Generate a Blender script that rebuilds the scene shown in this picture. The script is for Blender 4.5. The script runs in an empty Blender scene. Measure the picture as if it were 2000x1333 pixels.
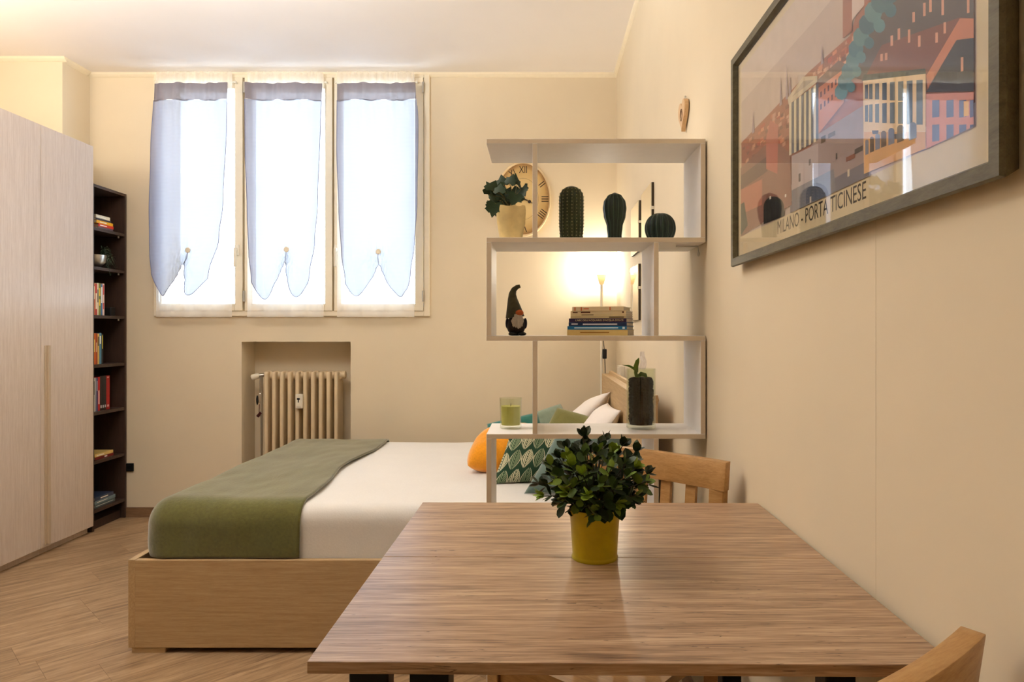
import bpy, bmesh, math, random
from math import sin, cos, pi, radians, sqrt
from mathutils import Vector, Matrix, noise
random.seed(7)
S = bpy.context.scene
C = S.collection

# ------------------------------------------------------------------ camera, world, lights, exposure
F = 1360.0; CX = 1052.0; CY = 648.0; H = 1.2          # focal length in pixels, principal point, eye height
cam_d = bpy.data.cameras.new('camera'); cam = bpy.data.objects.new('camera', cam_d); C.objects.link(cam)
cam_d.sensor_width = 36.0; cam_d.lens = F / 2000 * 36
cam_d.shift_x = -(CX - 1000) / 2000; cam_d.shift_y = (CY - 666.5) / 2000
cam_d.clip_start = 0.02
cam.location = (0, 0, H); cam.rotation_euler = (pi / 2, 0, 0)
S.camera = cam

SKY_STRENGTH = 8.0
world = bpy.data.worlds.new('sky'); S.world = world; world.use_nodes = True
bg = world.node_tree.nodes['Background']
bg.inputs[0].default_value = (0.70, 0.84, 1.0, 1); bg.inputs[1].default_value = SKY_STRENGTH

LAMP_FILL, LAMP_WARDROBE, LAMP_CORNER = 185.0, 26.0, 10.5
WARM = (0.99, 1.0, 0.99)
S.view_settings.view_transform = 'Standard'; S.view_settings.look = 'None'
S.view_settings.gamma = 1.0; S.view_settings.use_curve_mapping = False
S.view_settings.exposure = 0.09
S.cycles.max_bounces = 10; S.cycles.diffuse_bounces = 6; S.cycles.transparent_max_bounces = 16
S.cycles.use_denoising = True
S.cycles.sample_clamp_indirect = 6.0
S.cycles.caustics_reflective = False; S.cycles.caustics_refractive = False

def light(name, loc, power, radius, parent=None, color=WARM):
    d = bpy.data.lights.new(name, 'POINT'); d.energy = power; d.shadow_soft_size = radius; d.color = color
    o = bpy.data.objects.new(name, d); C.objects.link(o); o.location = loc
    if parent: o.parent = parent; o.location = Vector(loc) - parent.location
    return o

# ------------------------------------------------------------------ pixel helpers (photo frame 2000 x 1333)
def PX(x, Y): return (x - CX) / F * Y
def PZ(y, Y): return H - (y - CY) / F * Y
def P(x, y, Y): return Vector((PX(x, Y), Y, PZ(y, Y)))

# ------------------------------------------------------------------ materials
def lin(c):
    if isinstance(c, str):
        c = [int(c[i:i + 2], 16) / 255 for i in (0, 2, 4)]
    else: c = [v / 255 for v in c]
    return tuple((v / 12.92 if v <= 0.04045 else ((v + 0.055) / 1.055) ** 2.4) for v in c)
class NT:
    def __init__(s, name):
        s.m = bpy.data.materials.new(name); s.m.use_nodes = True; s.t = s.m.node_tree
        s.b = s.t.nodes['Principled BSDF']; s.out = s.t.nodes['Material Output']
    def n(s, typ, **kw):
        o = s.t.nodes.new(typ)
        for k, v in kw.items(): setattr(o, k, v)
        return o
    def l(s, a, b): s.t.links.new(a, b)
    def put(s, sock, v):
        if hasattr(v, 'is_output'): s.l(v, sock)
        else: sock.default_value = v
    def m1(s, op, a, b=None, c=None):
        o = s.n('ShaderNodeMath', operation=op); s.put(o.inputs[0], a)
        if b is not None: s.put(o.inputs[1], b)
        if c is not None: s.put(o.inputs[2], c)
        return o.outputs[0]
    def coord(s, kind='Object', scale=(1, 1, 1), rot=(0, 0, 0), loc=(0, 0, 0)):
        t = s.n('ShaderNodeTexCoord'); mp = s.n('ShaderNodeMapping')
        mp.inputs['Scale'].default_value = scale; mp.inputs['Rotation'].default_value = rot; mp.inputs['Location'].default_value = loc
        s.l(t.outputs[kind], mp.inputs[0]); return mp.outputs[0]
    def noise(s, vec, scale=5, detail=4, rough=0.55, dist=0.0):
        o = s.n('ShaderNodeTexNoise'); s.l(vec, o.inputs['Vector'])
        o.inputs['Scale'].default_value = scale; o.inputs['Detail'].default_value = detail
        o.inputs['Roughness'].default_value = rough; o.inputs['Distortion'].default_value = dist
        return o.outputs[0]
    def ramp(s, fac, stops):
        o = s.n('ShaderNodeValToRGB'); e = o.color_ramp.elements
        while len(e) < len(stops): e.new(0.5)
        for i, (p, c) in enumerate(stops):
            e[i].position = p; e[i].color = (*c, 1)
        s.l(fac, o.inputs[0]); return o.outputs[0]
    def mix(s, fac, a, b, mode='MIX'):
        o = s.n('ShaderNodeMix', data_type='RGBA', blend_type=mode)
        s.put(o.inputs[0], fac); s.put(o.inputs[6], a); s.put(o.inputs[7], b); return o.outputs[2]
    def bump(s, fac, strength=0.2, dist=0.01):
        o = s.n('ShaderNodeBump'); o.inputs['Strength'].default_value = strength; o.inputs['Distance'].default_value = dist
        s.l(fac, o.inputs['Height']); s.l(o.outputs[0], s.b.inputs['Normal'])
    def base(s, col, rough=0.6, metal=0.0, spec=0.4):
        s.put(s.b.inputs['Base Color'], (*col, 1) if isinstance(col, tuple) and len(col) == 3 else col)
        s.b.inputs['Roughness'].default_value = rough; s.b.inputs['Metallic'].default_value = metal
        s.b.inputs['Specular IOR Level'].default_value = spec
        return s.m
MATS = {}
def plain(name, col, rough=0.6, metal=0.0, spec=0.4, var=0.06, scale=30.0, bump=0.0):
    """procedural surface: a colour with a fine noise variation"""
    if name in MATS: return MATS[name]
    t = NT(name); c = lin(col)
    f = t.noise(t.coord(), scale, 3)
    lo = tuple(max(0, v * (1 - var)) for v in c); hi = tuple(min(1, v * (1 + var)) for v in c)
    m = t.base(t.ramp(f, [(0.3, lo), (0.7, hi)]), rough, metal, spec)
    if bump: t.bump(f, bump, 0.005)
    MATS[name] = m; return m
def wood(name, cols, stretch, scale=6.0, rough=0.5, dist=0.6, fine=0.35, rnd=0.0, bump=0.05, spec=0.4, lines=None, spread=0.36):
    """grain runs along the axis whose stretch value is small"""
    t = NT(name); v = t.coord(scale=stretch)
    if rnd:
        oi = t.n('ShaderNodeObjectInfo'); a = t.n('ShaderNodeVectorMath', operation='ADD'); sc = t.n('ShaderNodeVectorMath', operation='SCALE')
        cx = t.n('ShaderNodeCombineXYZ'); t.l(oi.outputs['Random'], cx.inputs[0]); t.l(oi.outputs['Random'], cx.inputs[1])
        t.l(cx.outputs[0], sc.inputs[0]); sc.inputs['Scale'].default_value = 37.0
        t.l(v, a.inputs[0]); t.l(sc.outputs[0], a.inputs[1]); v = a.outputs[0]
    n1 = t.noise(v, scale, 6, 0.6, dist); n2 = t.noise(v, scale * 6, 3, 0.6, 0.2)
    f = t.m1('ADD', t.m1('MULTIPLY', n1, 1 - fine), t.m1('MULTIPLY', n2, fine))
    k = len(cols); col = t.ramp(f, [(0.5 - spread / 2 + spread * i / (k - 1), lin(c)) for i, c in enumerate(cols)])
    if lines:
        n3 = t.noise(v, scale * 1.7, 2, 0.5, 0.4)
        ln = t.m1('LESS_THAN', t.m1('ABSOLUTE', t.m1('SUBTRACT', n3, 0.52)), 0.0045)
        gate = t.m1('GREATER_THAN', t.noise(t.coord(scale=(2.2, 9, 9)), 1.0, 1), 0.52)
        col = t.mix(t.m1('MULTIPLY', t.m1('MULTIPLY', ln, gate), 0.75), col, (*lin(lines), 1))
    if rnd:
        br = t.m1('ADD', t.m1('MULTIPLY', oi.outputs['Random'], rnd), 1 - rnd / 2)
        hs = t.n('ShaderNodeHueSaturation'); t.l(col, hs.inputs['Color']); t.l(br, hs.inputs['Value']); col = hs.outputs[0]
    m = t.base(col, rough, 0, spec); t.bump(f, bump, 0.004); return m

M_wall = plain('wall_paint', (222, 208, 182), 0.85, spec=0.2, var=0.02, scale=3)
M_ceil = plain('ceiling_paint', (243, 238, 234), 0.9, spec=0.2, var=0.01, scale=3)
M_trim = plain('trim_paint', (238, 226, 200), 0.7, var=0.02)
M_winpaint = plain('window_paint', (232, 220, 196), 0.45, var=0.02)
M_floor = wood('floor_laminate', [(104, 80, 56), (152, 124, 93), (182, 155, 122)], (1.1, 13, 13), 3.0, 0.42, 0.8, 0.30, rnd=0.12)
M_subfloor = plain('subfloor', (60, 46, 34), 0.9)
M_baseb = wood('baseboard_wood', [(112, 84, 60), (140, 108, 80)], (2, 18, 18), 4)
M_bed = wood('bed_oak', [(160, 130, 92), (178, 150, 110), (192, 166, 126)], (1.6, 30, 40), 4.0, 0.5, 0.3, 0.4)
M_wardrobe = wood('wardrobe_oak', [(192, 174, 158), (205, 189, 174), (216, 202, 188)], (30, 30, 1.4), 3.0, 0.36, 0.3, 0.4, spec=0.5)
M_handle = wood('handle_strip', [(178, 158, 132), (196, 176, 150)], (30, 30, 2), 3)
M_dark = wood('bookcase_wenge', [(48, 34, 26), (66, 48, 38)], (20, 20, 2), 4, 0.5)
M_table = wood('table_laminate', [(100, 74, 54), (146, 116, 90), (174, 144, 116), (196, 170, 140)], (0.9, 20, 20), 2.8, 0.3, 1.1, 0.46, bump=0.12, spec=0.5, lines=(70, 48, 34), spread=0.30)
M_chair = wood('chair_oak', [(152, 110, 62), (176, 134, 82), (190, 150, 98)], (3, 22, 22), 4.0, 0.42, 0.5, 0.4)
M_shelf = plain('shelf_melamine', (240, 236, 232), 0.5, var=0.015)
M_shelfedge = plain('shelf_edge', (220, 206, 184), 0.5, var=0.02)
M_white_enamel = plain('radiator_enamel', (214, 194, 160), 0.4, var=0.02)
M_white_plastic = plain('white_plastic', (232, 224, 206), 0.4, var=0.02)
M_black = plain('black_plastic', (18, 18, 18), 0.5)
M_blacksteel = plain('black_steel', (22, 21, 20), 0.45, metal=0.3)
M_steel = plain('brushed_steel', (190, 186, 178), 0.3, metal=1.0)
def cloth(name, col, scale=220, var=0.12, rough=0.9, sheen=0.3, bump=0.25, big=0.1):
    t = NT(name); c = lin(col); v = t.coord()
    a = t.noise(v, scale, 2); b = t.noise(v, 5, 4)
    f = t.m1('ADD', t.m1('MULTIPLY', a, 0.5), t.m1('MULTIPLY', b, 0.5))
    m = t.base(t.ramp(f, [(0.3, tuple(x * (1 - var) for x in c)), (0.7, tuple(min(1, x * (1 + var)) for x in c))]), rough, 0, 0.2)
    t.b.inputs['Sheen Weight'].default_value = sheen; t.bump(a, bump, 0.002); return m
M_sheet = cloth('white_sheet', (222, 219, 214), 160, 0.04, sheen=0.1)
M_blanket = cloth('green_fleece', (88, 86, 38), 90, 0.25, sheen=0.6, bump=0.5)
M_yellow = cloth('yellow_velvet', (232, 152, 20), 120, 0.15, sheen=0.5)
M_teal = cloth('teal_cotton', (40, 104, 96), 200, 0.12)
M_bluegrey = cloth('bluegrey_cotton', (92, 112, 104), 200, 0.1)
M_sage = cloth('sage_cotton', (126, 140, 122), 200, 0.1)
M_olive = cloth('olive_cotton', (118, 116, 66), 200, 0.1)
M_pillow = cloth('pillow_cotton', (240, 232, 226), 200, 0.03, sheen=0.1)

def leaf_pattern():
    t = NT('leaf_print_cotton'); tc = t.n('ShaderNodeTexCoord'); sp = t.n('ShaderNodeSeparateXYZ'); t.l(tc.outputs['Object'], sp.inputs[0])
    pu = t.m1('MULTIPLY', t.m1('ADD', sp.outputs[0], t.m1('MULTIPLY', sp.outputs[1], -0.45)), 19.0); pv = t.m1('MULTIPLY', sp.outputs[1], 11.5)
    row = t.m1('FLOOR', pv); fv = t.m1('SUBTRACT', t.m1('FRACT', pv), 0.5)
    sh = t.m1('MULTIPLY', t.m1('MODULO', t.m1('ADD', row, 100.0), 2.0), 0.5)
    fu = t.m1('SUBTRACT', t.m1('FRACT', t.m1('ADD', pu, t.m1('ADD', sh, 50.0))), 0.5)
    cell = t.m1('FLOOR', t.m1('ADD', pu, t.m1('ADD', sh, 50.0)))
    au = t.m1('ABSOLUTE', fu); v2 = t.m1('MULTIPLY', fv, 1.86)
    w = t.m1('MULTIPLY', t.m1('POWER', t.m1('MAXIMUM', t.m1('SUBTRACT', 1.0, t.m1('POWER', t.m1('ABSOLUTE', v2), 1.7)), 0.0), 1.0), 0.49)
    r = t.m1('DIVIDE', au, t.m1('MAXIMUM', w, 0.001))
    ins = t.m1('LESS_THAN', r, 1.0); inner = t.m1('LESS_THAN', r, 0.74)
    ring = t.m1('MULTIPLY', ins, t.m1('GREATER_THAN', r, 0.84))
    vein = t.m1('GREATER_THAN', t.m1('FRACT', t.m1('MULTIPLY', t.m1('SUBTRACT', fv, t.m1('MULTIPLY', au, 0.9)), 7.0)), 0.3)
    rib = t.m1('GREATER_THAN', au, 0.025)
    fillm = t.m1('MULTIPLY', inner, t.m1('MULTIPLY', vein, rib))
    parity = t.m1('MODULO', t.m1('ADD', cell, row), 2.0)
    cream = (*lin((196, 192, 160)), 1); green = (*lin((36, 62, 44)), 1); pale = (*lin((120, 136, 104)), 1)
    leafc = t.mix(t.m1('ABSOLUTE', parity), cream, pale)
    col = t.mix(fillm, green, leafc); col = t.mix(ring, col, cream)
    return t.base(col, 0.85, 0, 0.2)
M_leafprint = leaf_pattern()

def sheer(name, col, alpha, transl=0.6):
    t = NT(name); t.t.nodes.remove(t.b)
    v = t.coord(scale=(1, 1, 1)); w = t.n('ShaderNodeTexWave', bands_direction='Z'); t.l(v, w.inputs[0]); w.inputs['Scale'].default_value = 60.0
    w.inputs['Distortion'].default_value = 0.6
    tr = t.n('ShaderNodeBsdfTransparent'); df = t.n('ShaderNodeBsdfDiffuse'); tl = t.n('ShaderNodeBsdfTranslucent')
    c = (*lin(col), 1); df.inputs[0].default_value = c; tl.inputs[0].default_value = c
    m1 = t.n('ShaderNodeMixShader'); m1.inputs[0].default_value = transl; t.l(df.outputs[0], m1.inputs[1]); t.l(tl.outputs[0], m1.inputs[2])
    m2 = t.n('ShaderNodeMixShader'); t.l(t.m1('ADD', t.m1('MULTIPLY', w.outputs['Fac'], 0.12), alpha - 0.06), m2.inputs[0])
    t.l(tr.outputs[0], m2.inputs[1]); t.l(m1.outputs[0], m2.inputs[2]); t.l(m2.outputs[0], t.out.inputs[0]); return t.m
M_sheerwhite = sheer('white_voile', (246, 240, 230), 0.42, 0.55)
M_tie = sheer('grey_lilac_voile', (128, 128, 142), 0.86, 0.6)
M_tieband = sheer('grey_band_voile', (118, 108, 112), 0.94, 0.40)
M_hem = plain('hem_thread', (120, 124, 150), 0.9)

def glass(name, tint=(1, 1, 1), refl=0.06, ior=1.45):
    """thin glass: a clear tint plus a mirror layer"""
    t = NT(name); t.t.nodes.remove(t.b)
    tr = t.n('ShaderNodeBsdfTransparent'); tr.inputs[0].default_value = (*tint, 1)
    gl = t.n('ShaderNodeBsdfGlossy'); gl.inputs['Roughness'].default_value = 0.02
    ge = t.n('ShaderNodeNewGeometry'); dt = t.n('ShaderNodeVectorMath', operation='DOT_PRODUCT'); t.l(ge.outputs['Normal'], dt.inputs[0]); t.l(ge.outputs['Incoming'], dt.inputs[1])
    sch = t.m1('POWER', t.m1('SUBTRACT', 1.0, t.m1('ABSOLUTE', dt.outputs['Value'])), 5.0)     # Schlick reflectance, the same from both sides
    mx = t.n('ShaderNodeMixShader'); t.l(t.m1('ADD', t.m1('MULTIPLY', sch, 0.9 - refl), refl), mx.inputs[0])
    t.l(tr.outputs[0], mx.inputs[1]); t.l(gl.outputs[0], mx.inputs[2]); t.l(mx.outputs[0], t.out.inputs[0]); return t.m
M_pane = glass('window_glass'); M_pictureglass = glass('picture_glass', (0.97, 0.97, 0.97), 0.05)
M_vaseglass = glass('vase_glass', (0.92, 0.94, 0.88), 0.04); M_candleglass = glass('candle_glass', (0.94, 0.96, 0.90), 0.06)
M_film = glass('clear_film', (0.86, 0.86, 0.95), 0.16)
def emit(name, col, strength):
    t = NT(name); t.t.nodes.remove(t.b); e = t.n('ShaderNodeEmission'); e.inputs[0].default_value = (*lin(col), 1); e.inputs[1].default_value = strength
    t.l(e.outputs[0], t.out.inputs[0]); return t.m
M_bulb = emit('bulb_glow', (255, 220, 170), 8.0)
def translucent(name, col, k=0.4):
    t = NT(name); df = t.n('ShaderNodeBsdfTranslucent'); df.inputs[0].default_value = (*lin(col), 1); t.base(lin(col), 0.5)
    mx = t.n('ShaderNodeMixShader'); mx.inputs[0].default_value = k; t.l(t.b.outputs[0], mx.inputs[1]); t.l(df.outputs[0], mx.inputs[2]); t.l(mx.outputs[0], t.out.inputs[0]); return t.m
M_shade = translucent('lamp_shade_plastic', (240, 228, 205), 0.5)

# ------------------------------------------------------------------ mesh helpers
class MB:
    def __init__(s): s.v = []; s.f = []; s.mi = []
    def add(s, vs, fs, mi=0):
        o = len(s.v); s.v += [Vector(v) for v in vs]; s.f += [tuple(i + o for i in f) for f in fs]; s.mi += [mi] * len(fs); return s
    def box(s, x0, x1, y0, y1, z0, z1, mi=0):
        x0, x1 = sorted((x0, x1)); y0, y1 = sorted((y0, y1)); z0, z1 = sorted((z0, z1))
        return s.add([(x0, y0, z0), (x1, y0, z0), (x1, y1, z0), (x0, y1, z0), (x0, y0, z1), (x1, y0, z1), (x1, y1, z1), (x0, y1, z1)],
                     [(3, 2, 1, 0), (4, 5, 6, 7), (0, 1, 5, 4), (1, 2, 6, 5), (2, 3, 7, 6), (3, 0, 4, 7)], mi)
    def lathe(s, prof, n=24, c=(0, 0, 0), sx=1.0, sy=1.0, mi=0, caps=True):
        vs = []; fs = []
        for r, z in prof:
            for i in range(n):
                a = 2 * pi * i / n; vs.append((c[0] + r * cos(a) * sx, c[1] + r * sin(a) * sy, c[2] + z))
        for j in range(len(prof) - 1):
            for i in range(n):
                k = (i + 1) % n; fs.append((j * n + i, j * n + k, (j + 1) * n + k, (j + 1) * n + i))
        if caps:
            fs.append(tuple(range(n - 1, -1, -1))); fs.append(tuple((len(prof) - 1) * n + i for i in range(n)))
        return s.add(vs, fs, mi)
    def tube(s, pts, r, n=8, mi=0, caps=True, squash=1.0):
        pts = [Vector(p) for p in pts]; rs = r if isinstance(r, (list, tuple)) else [r] * len(pts)
        vs = []; fs = []; up = Vector((0, 0, 1)); prev = None
        for i, p in enumerate(pts):
            d = (pts[min(i + 1, len(pts) - 1)] - pts[max(i - 1, 0)]).normalized()
            if prev is None:
                a = d.cross(up); a = a.normalized() if a.length > 1e-4 else Vector((1, 0, 0))
            else:
                a = prev - d * prev.dot(d); a.normalize()
            prev = a; b = d.cross(a).normalized()
            for k in range(n):
                t = 2 * pi * k / n; vs.append(p + a * (cos(t) * rs[i]) + b * (sin(t) * rs[i] * squash))
        for j in range(len(pts) - 1):
            for k in range(n):
                q = (k + 1) % n; fs.append((j * n + k, j * n + q, (j + 1) * n + q, (j + 1) * n + k))
        if caps:
            fs.append(tuple(range(n - 1, -1, -1))); fs.append(tuple((len(pts) - 1) * n + k for k in range(n)))
        return s.add(vs, fs, mi)
    def prism(s, poly, axis, a0, a1, mi=0):
        """poly: 2-D points; axis 'x','y','z' = extrusion axis"""
        def mk(p, a): return {'x': (a, p[0], p[1]), 'y': (p[0], a, p[1]), 'z': (p[0], p[1], a)}[axis]
        n = len(poly); vs = [mk(p, a0) for p in poly] + [mk(p, a1) for p in poly]
        fs = [tuple(range(n - 1, -1, -1)), tuple(range(n, 2 * n))] + [(i, (i + 1) % n, n + (i + 1) % n, n + i) for i in range(n)]
        return s.add(vs, fs, mi)
    def grid(s, nu, nv, fn, mi=0, flip=False):
        vs = [fn(i / (nu - 1), j / (nv - 1)) for j in range(nv) for i in range(nu)]
        fs = []
        for j in range(nv - 1):
            for i in range(nu - 1):
                q = (j * nu + i, j * nu + i + 1, (j + 1) * nu + i + 1, (j + 1) * nu + i); fs.append(q[::-1] if flip else q)
        return s.add(vs, fs, mi)
    def ellipsoid(s, c, rx, ry, rz, n=16, m=10, mi=0):
        prof = [(max(sin(pi * j / m), 0.001), -cos(pi * j / m)) for j in range(m + 1)]
        vs = []; fs = []
        for r, z in prof:
            for i in range(n):
                a = 2 * pi * i / n; vs.append((c[0] + r * cos(a) * rx, c[1] + r * sin(a) * ry, c[2] + z * rz))
        for j in range(m):
            for i in range(n):
                k = (i + 1) % n; fs.append((j * n + i, j * n + k, (j + 1) * n + k, (j + 1) * n + i))
        return s.add(vs, fs, mi)
    def build(s, name, mats, parent=None, loc=None, bevel=0.0, smooth=None, local=False, fix=True, seg=2, kind=None):
        if loc is None:
            if parent is not None: loc = Vector((0, 0, 0)) if local else parent.matrix_basis.translation.copy()
            else:
                mn = [min(v[i] for v in s.v) for i in range(3)]; mx = [max(v[i] for v in s.v) for i in range(3)]
                loc = Vector(((mn[0] + mx[0]) / 2, (mn[1] + mx[1]) / 2, mn[2]))
        else: loc = Vector(loc)
        me = bpy.data.meshes.new(name); me.from_pydata([tuple(v - loc) for v in s.v], [], s.f)
        for m in (mats if isinstance(mats, (list, tuple)) else [mats]): me.materials.append(m)
        me.polygons.foreach_set('material_index', s.mi)
        if bevel or fix:
            bm = bmesh.new(); bm.from_mesh(me)
            if fix: bmesh.ops.recalc_face_normals(bm, faces=bm.faces)
            if bevel:
                es = [e for e in bm.edges if len(e.link_faces) == 2 and e.calc_face_angle(0) > 0.5]
                bmesh.ops.bevel(bm, geom=es, offset=bevel, segments=seg, affect='EDGES', profile=0.5, clamp_overlap=True)
            bm.to_mesh(me); bm.free()
        if smooth is not None:
            me.shade_smooth(); me.set_sharp_from_angle(angle=radians(smooth))
        o = bpy.data.objects.new(name, me); C.objects.link(o)
        if parent is not None: o.parent = parent
        else: o.location = loc
        if kind: o['kind'] = kind
        return o
def tag(o, label, cat, group=None):
    o['label'] = label; o['category'] = cat
    if group: o['group'] = group
    return o
def thing(name, label, cat, loc, rz=0.0, group=None):
    o = bpy.data.objects.new(name, None); C.objects.link(o); o.empty_display_size = 0.05
    o.location = loc; o.rotation_euler = (0, 0, rz)
    o.matrix_basis = Matrix.Translation(loc) @ Matrix.Rotation(rz, 4, 'Z')
    return tag(o, label, cat, group)
def copyobj(o, parent=None, loc=None, rot=None, scale=None):
    c = o.copy(); C.objects.link(c); c.parent = parent
    if loc is not None: c.location = loc
    if rot is not None: c.rotation_euler = rot
    if scale is not None: c.scale = scale
    return c
def struct(o): o['kind'] = 'structure'; return o
def text_mb(txt, size, width=None, align='CENTER'):
    """flat lettering as triangles in the XY plane"""
    cu = bpy.data.curves.new('lettering', 'FONT'); cu.body = txt; cu.size = size; cu.align_x = align; cu.align_y = 'CENTER'
    cu.resolution_u = 3
    ob = bpy.data.objects.new('lettering_source', cu); C.objects.link(ob)
    dg = bpy.context.evaluated_depsgraph_get(); ev = ob.evaluated_get(dg); me = bpy.data.meshes.new_from_object(ev)
    vs = [v.co.copy() for v in me.vertices]; fs = [tuple(p.vertices) for p in me.polygons]
    bpy.data.objects.remove(ob); bpy.data.curves.remove(cu); bpy.data.meshes.remove(me)
    if width and vs:
        w = max(v.x for v in vs) - min(v.x for v in vs); k = width / w
        for v in vs: v.x *= k
    return vs, fs

# ------------------------------------------------------------------ room measures (metres)
YB = 4.508                       # back wall
XR = 0.504                       # wall with the picture
XL = -3.30; XC = -2.905; YC = 4.248   # wall behind the wardrobe, pier beside the bookcase
YF = -2.2                        # wall behind the camera
ZC = 2.871
# window and niche openings in the back wall
WX0, WX1 = PX(303, YB), PX(840, YB); WZ0, WZ1 = PZ(618, YB), PZ(148, YB)
NX0, NX1 = PX(472, YB), PX(685, YB); NZ1 = PZ(668, YB); ND = 0.21
TH = 0.32
b = MB()
b.box(XL - 0.2, WX0, YB, YB + TH, NZ1, ZC).box(WX1, XR + 0.2, YB, YB + TH, NZ1, ZC)
b.box(WX0, WX1, YB, YB + TH, WZ1, ZC).box(WX0, WX1, YB, YB + TH, NZ1, WZ0)
b.box(XL - 0.2, NX0, YB, YB + TH, 0, NZ1).box(NX1, XR + 0.2, YB, YB + TH, 0, NZ1).box(NX0, NX1, YB + ND, YB + TH, 0, NZ1)
struct(b.build('wall_back', M_wall))
struct(MB().box(XR, XR + 0.2, YF - 0.2, YB, 0, ZC).build('wall_right', M_wall))
struct(MB().box(XL - 0.2, XL, YF - 0.2, YB, 0, ZC).box(XL, XC, YC, YB, 0, ZC).build('wall_left', M_wall))
struct(MB().box(XL, XR, YF - 0.2, YF, 0, ZC).build('wall_front', M_wall))
struct(MB().box(XL - 0.2, XR + 0.2, YF - 0.2, YB + TH, ZC, ZC + 0.15).build('ceiling', M_ceil))
# thin cove along the ceiling
cv = [(0, 0), (-0.028, 0), (-0.020, -0.012), (-0.008, -0.022), (0, -0.026)]
struct(MB().prism([(YB + p[0], ZC + p[1]) for p in cv], 'x', XC, XR).build('trim_1', M_trim))
struct(MB().prism([(XC - p[0], ZC + p[1]) for p in cv], 'y', YC, YB - 0.03).build('trim_2', M_trim))
struct(MB().prism([(YC + p[0], ZC + p[1]) for p in cv], 'x', XL, XC + 0.028).build('trim_3', M_trim))
struct(MB().prism([(XR + p[0] * 0.7, ZC + p[1] * 0.7) for p in cv], 'y', YF, YB - 0.03).build('trim_4', M_trim))
struct(MB().box(XC, NX0, YB - 0.012, YB, 0, 0.063).box(NX1, XR - 0.015, YB - 0.012, YB, 0, 0.063).build('baseboard_back', M_baseb, bevel=0.002))
struct(MB().box(XR - 0.012, XR, YF, YB - 0.012, 0, 0.063).build('baseboard_right', M_baseb, bevel=0.002))
struct(MB().box(XR - 0.0003, XR, 1.0402, 1.0414, 0.063, ZC - 0.03).build('trim_5', M_wall))     # faint board joint in the wall
# floor: base slab and laminate planks laid at 45 degrees
fl = struct(MB().box(XL - 0.2, XR + 0.2, YF - 0.2, YB + TH, -0.12, -0.010).build('floor', M_subfloor, loc=(0, 0, -0.12)))
def clip(poly, xa, xb, ya, yb):
    for ax, lim, sg in ((0, xa, 1), (0, xb, -1), (1, ya, 1), (1, yb, -1)):
        out = []
        for i in range(len(poly)):
            p, q = poly[i], poly[(i + 1) % len(poly)]
            dp, dq = sg * (p[ax] - lim), sg * (q[ax] - lim)
            if dp >= 0: out.append(p)
            if dp * dq < 0:
                t = dp / (dp - dq); out.append((p[0] + (q[0] - p[0]) * t, p[1] + (q[1] - p[1]) * t))
        poly = out
        if len(poly) < 3: return []
    return poly
d1 = Vector((cos(radians(45)), sin(radians(45)))); d2 = Vector((-d1.y, d1.x)); PW, PL, G = 0.193, 1.29, 0.0004
rp = random.Random(3); ndone = 0
for r in range(-30, 45):
    off = rp.uniform(0, PL)
    for k in range(-7, 7):
        a0 = k * PL + off; c0 = r * PW
        quad = [tuple(d1 * a + d2 * c) for a, c in ((a0 + G, c0 + G), (a0 + PL - G, c0 + G), (a0 + PL - G, c0 + PW - G), (a0 + G, c0 + PW - G))]
        pl = clip(quad, XL, XR, 0.2, YB)
        if True:
            if len(pl) >= 3:
                cen = d1 * (a0 + PL / 2) + d2 * (c0 + PW / 2)
                loc2 = [(Vector(p) - cen) for p in pl]; loc2 = [(v.dot(d1), v.dot(d2)) for v in loc2]
                ar = abs(sum(loc2[i][0] * loc2[(i + 1) % len(loc2)][1] - loc2[(i + 1) % len(loc2)][0] * loc2[i][1] for i in range(len(loc2)))) / 2
                if ar < 0.004: continue
                o = MB().prism(loc2, 'z', 0.110, 0.12).build('plank', M_floor, fl, local=True)
                o.location = (cen.x, cen.y, 0); o.rotation_euler = (0, 0, radians(45)); ndone += 1
# the part behind the camera, seen in nothing but reflections
MB().box(XL, XR, YF, 0.199, -0.010, 0).build('plank_field', M_floor, fl)

# ------------------------------------------------------------------ window
win = thing('window_1', 'painted three-casement window', 'window', ((WX0 + WX1) / 2, YB, WZ0)); del win['category']; del win['label']; win['kind'] = 'structure'
def wx(x): return PX(x, YB)
def wz(y): return PZ(y, YB)
YS = YB - 0.028                    # room side of the sashes
m = MB()
m.box(wx(303), wx(314), YB - 0.02, YB + 0.06, wz(618), wz(148)).box(wx(829), wx(840), YB - 0.02, YB + 0.06, wz(618), wz(148))
m.box(wx(314), wx(829), YB - 0.02, YB + 0.06, wz(154), wz(148)).box(wx(314), wx(829), YB - 0.02, YB + 0.06, wz(618), wz(608))
m.box(wx(476), wx(483), YB + 0.012, YB + 0.06, wz(608), wz(154)).box(wx(650), wx(657), YB + 0.012, YB + 0.06, wz(608), wz(154))
m.build('window_frame', M_winpaint, win, bevel=0.003)
SASH = [(315, 477, 321, 462), (481, 651, 497, 637), (655, 828, 669, 812)]
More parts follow.
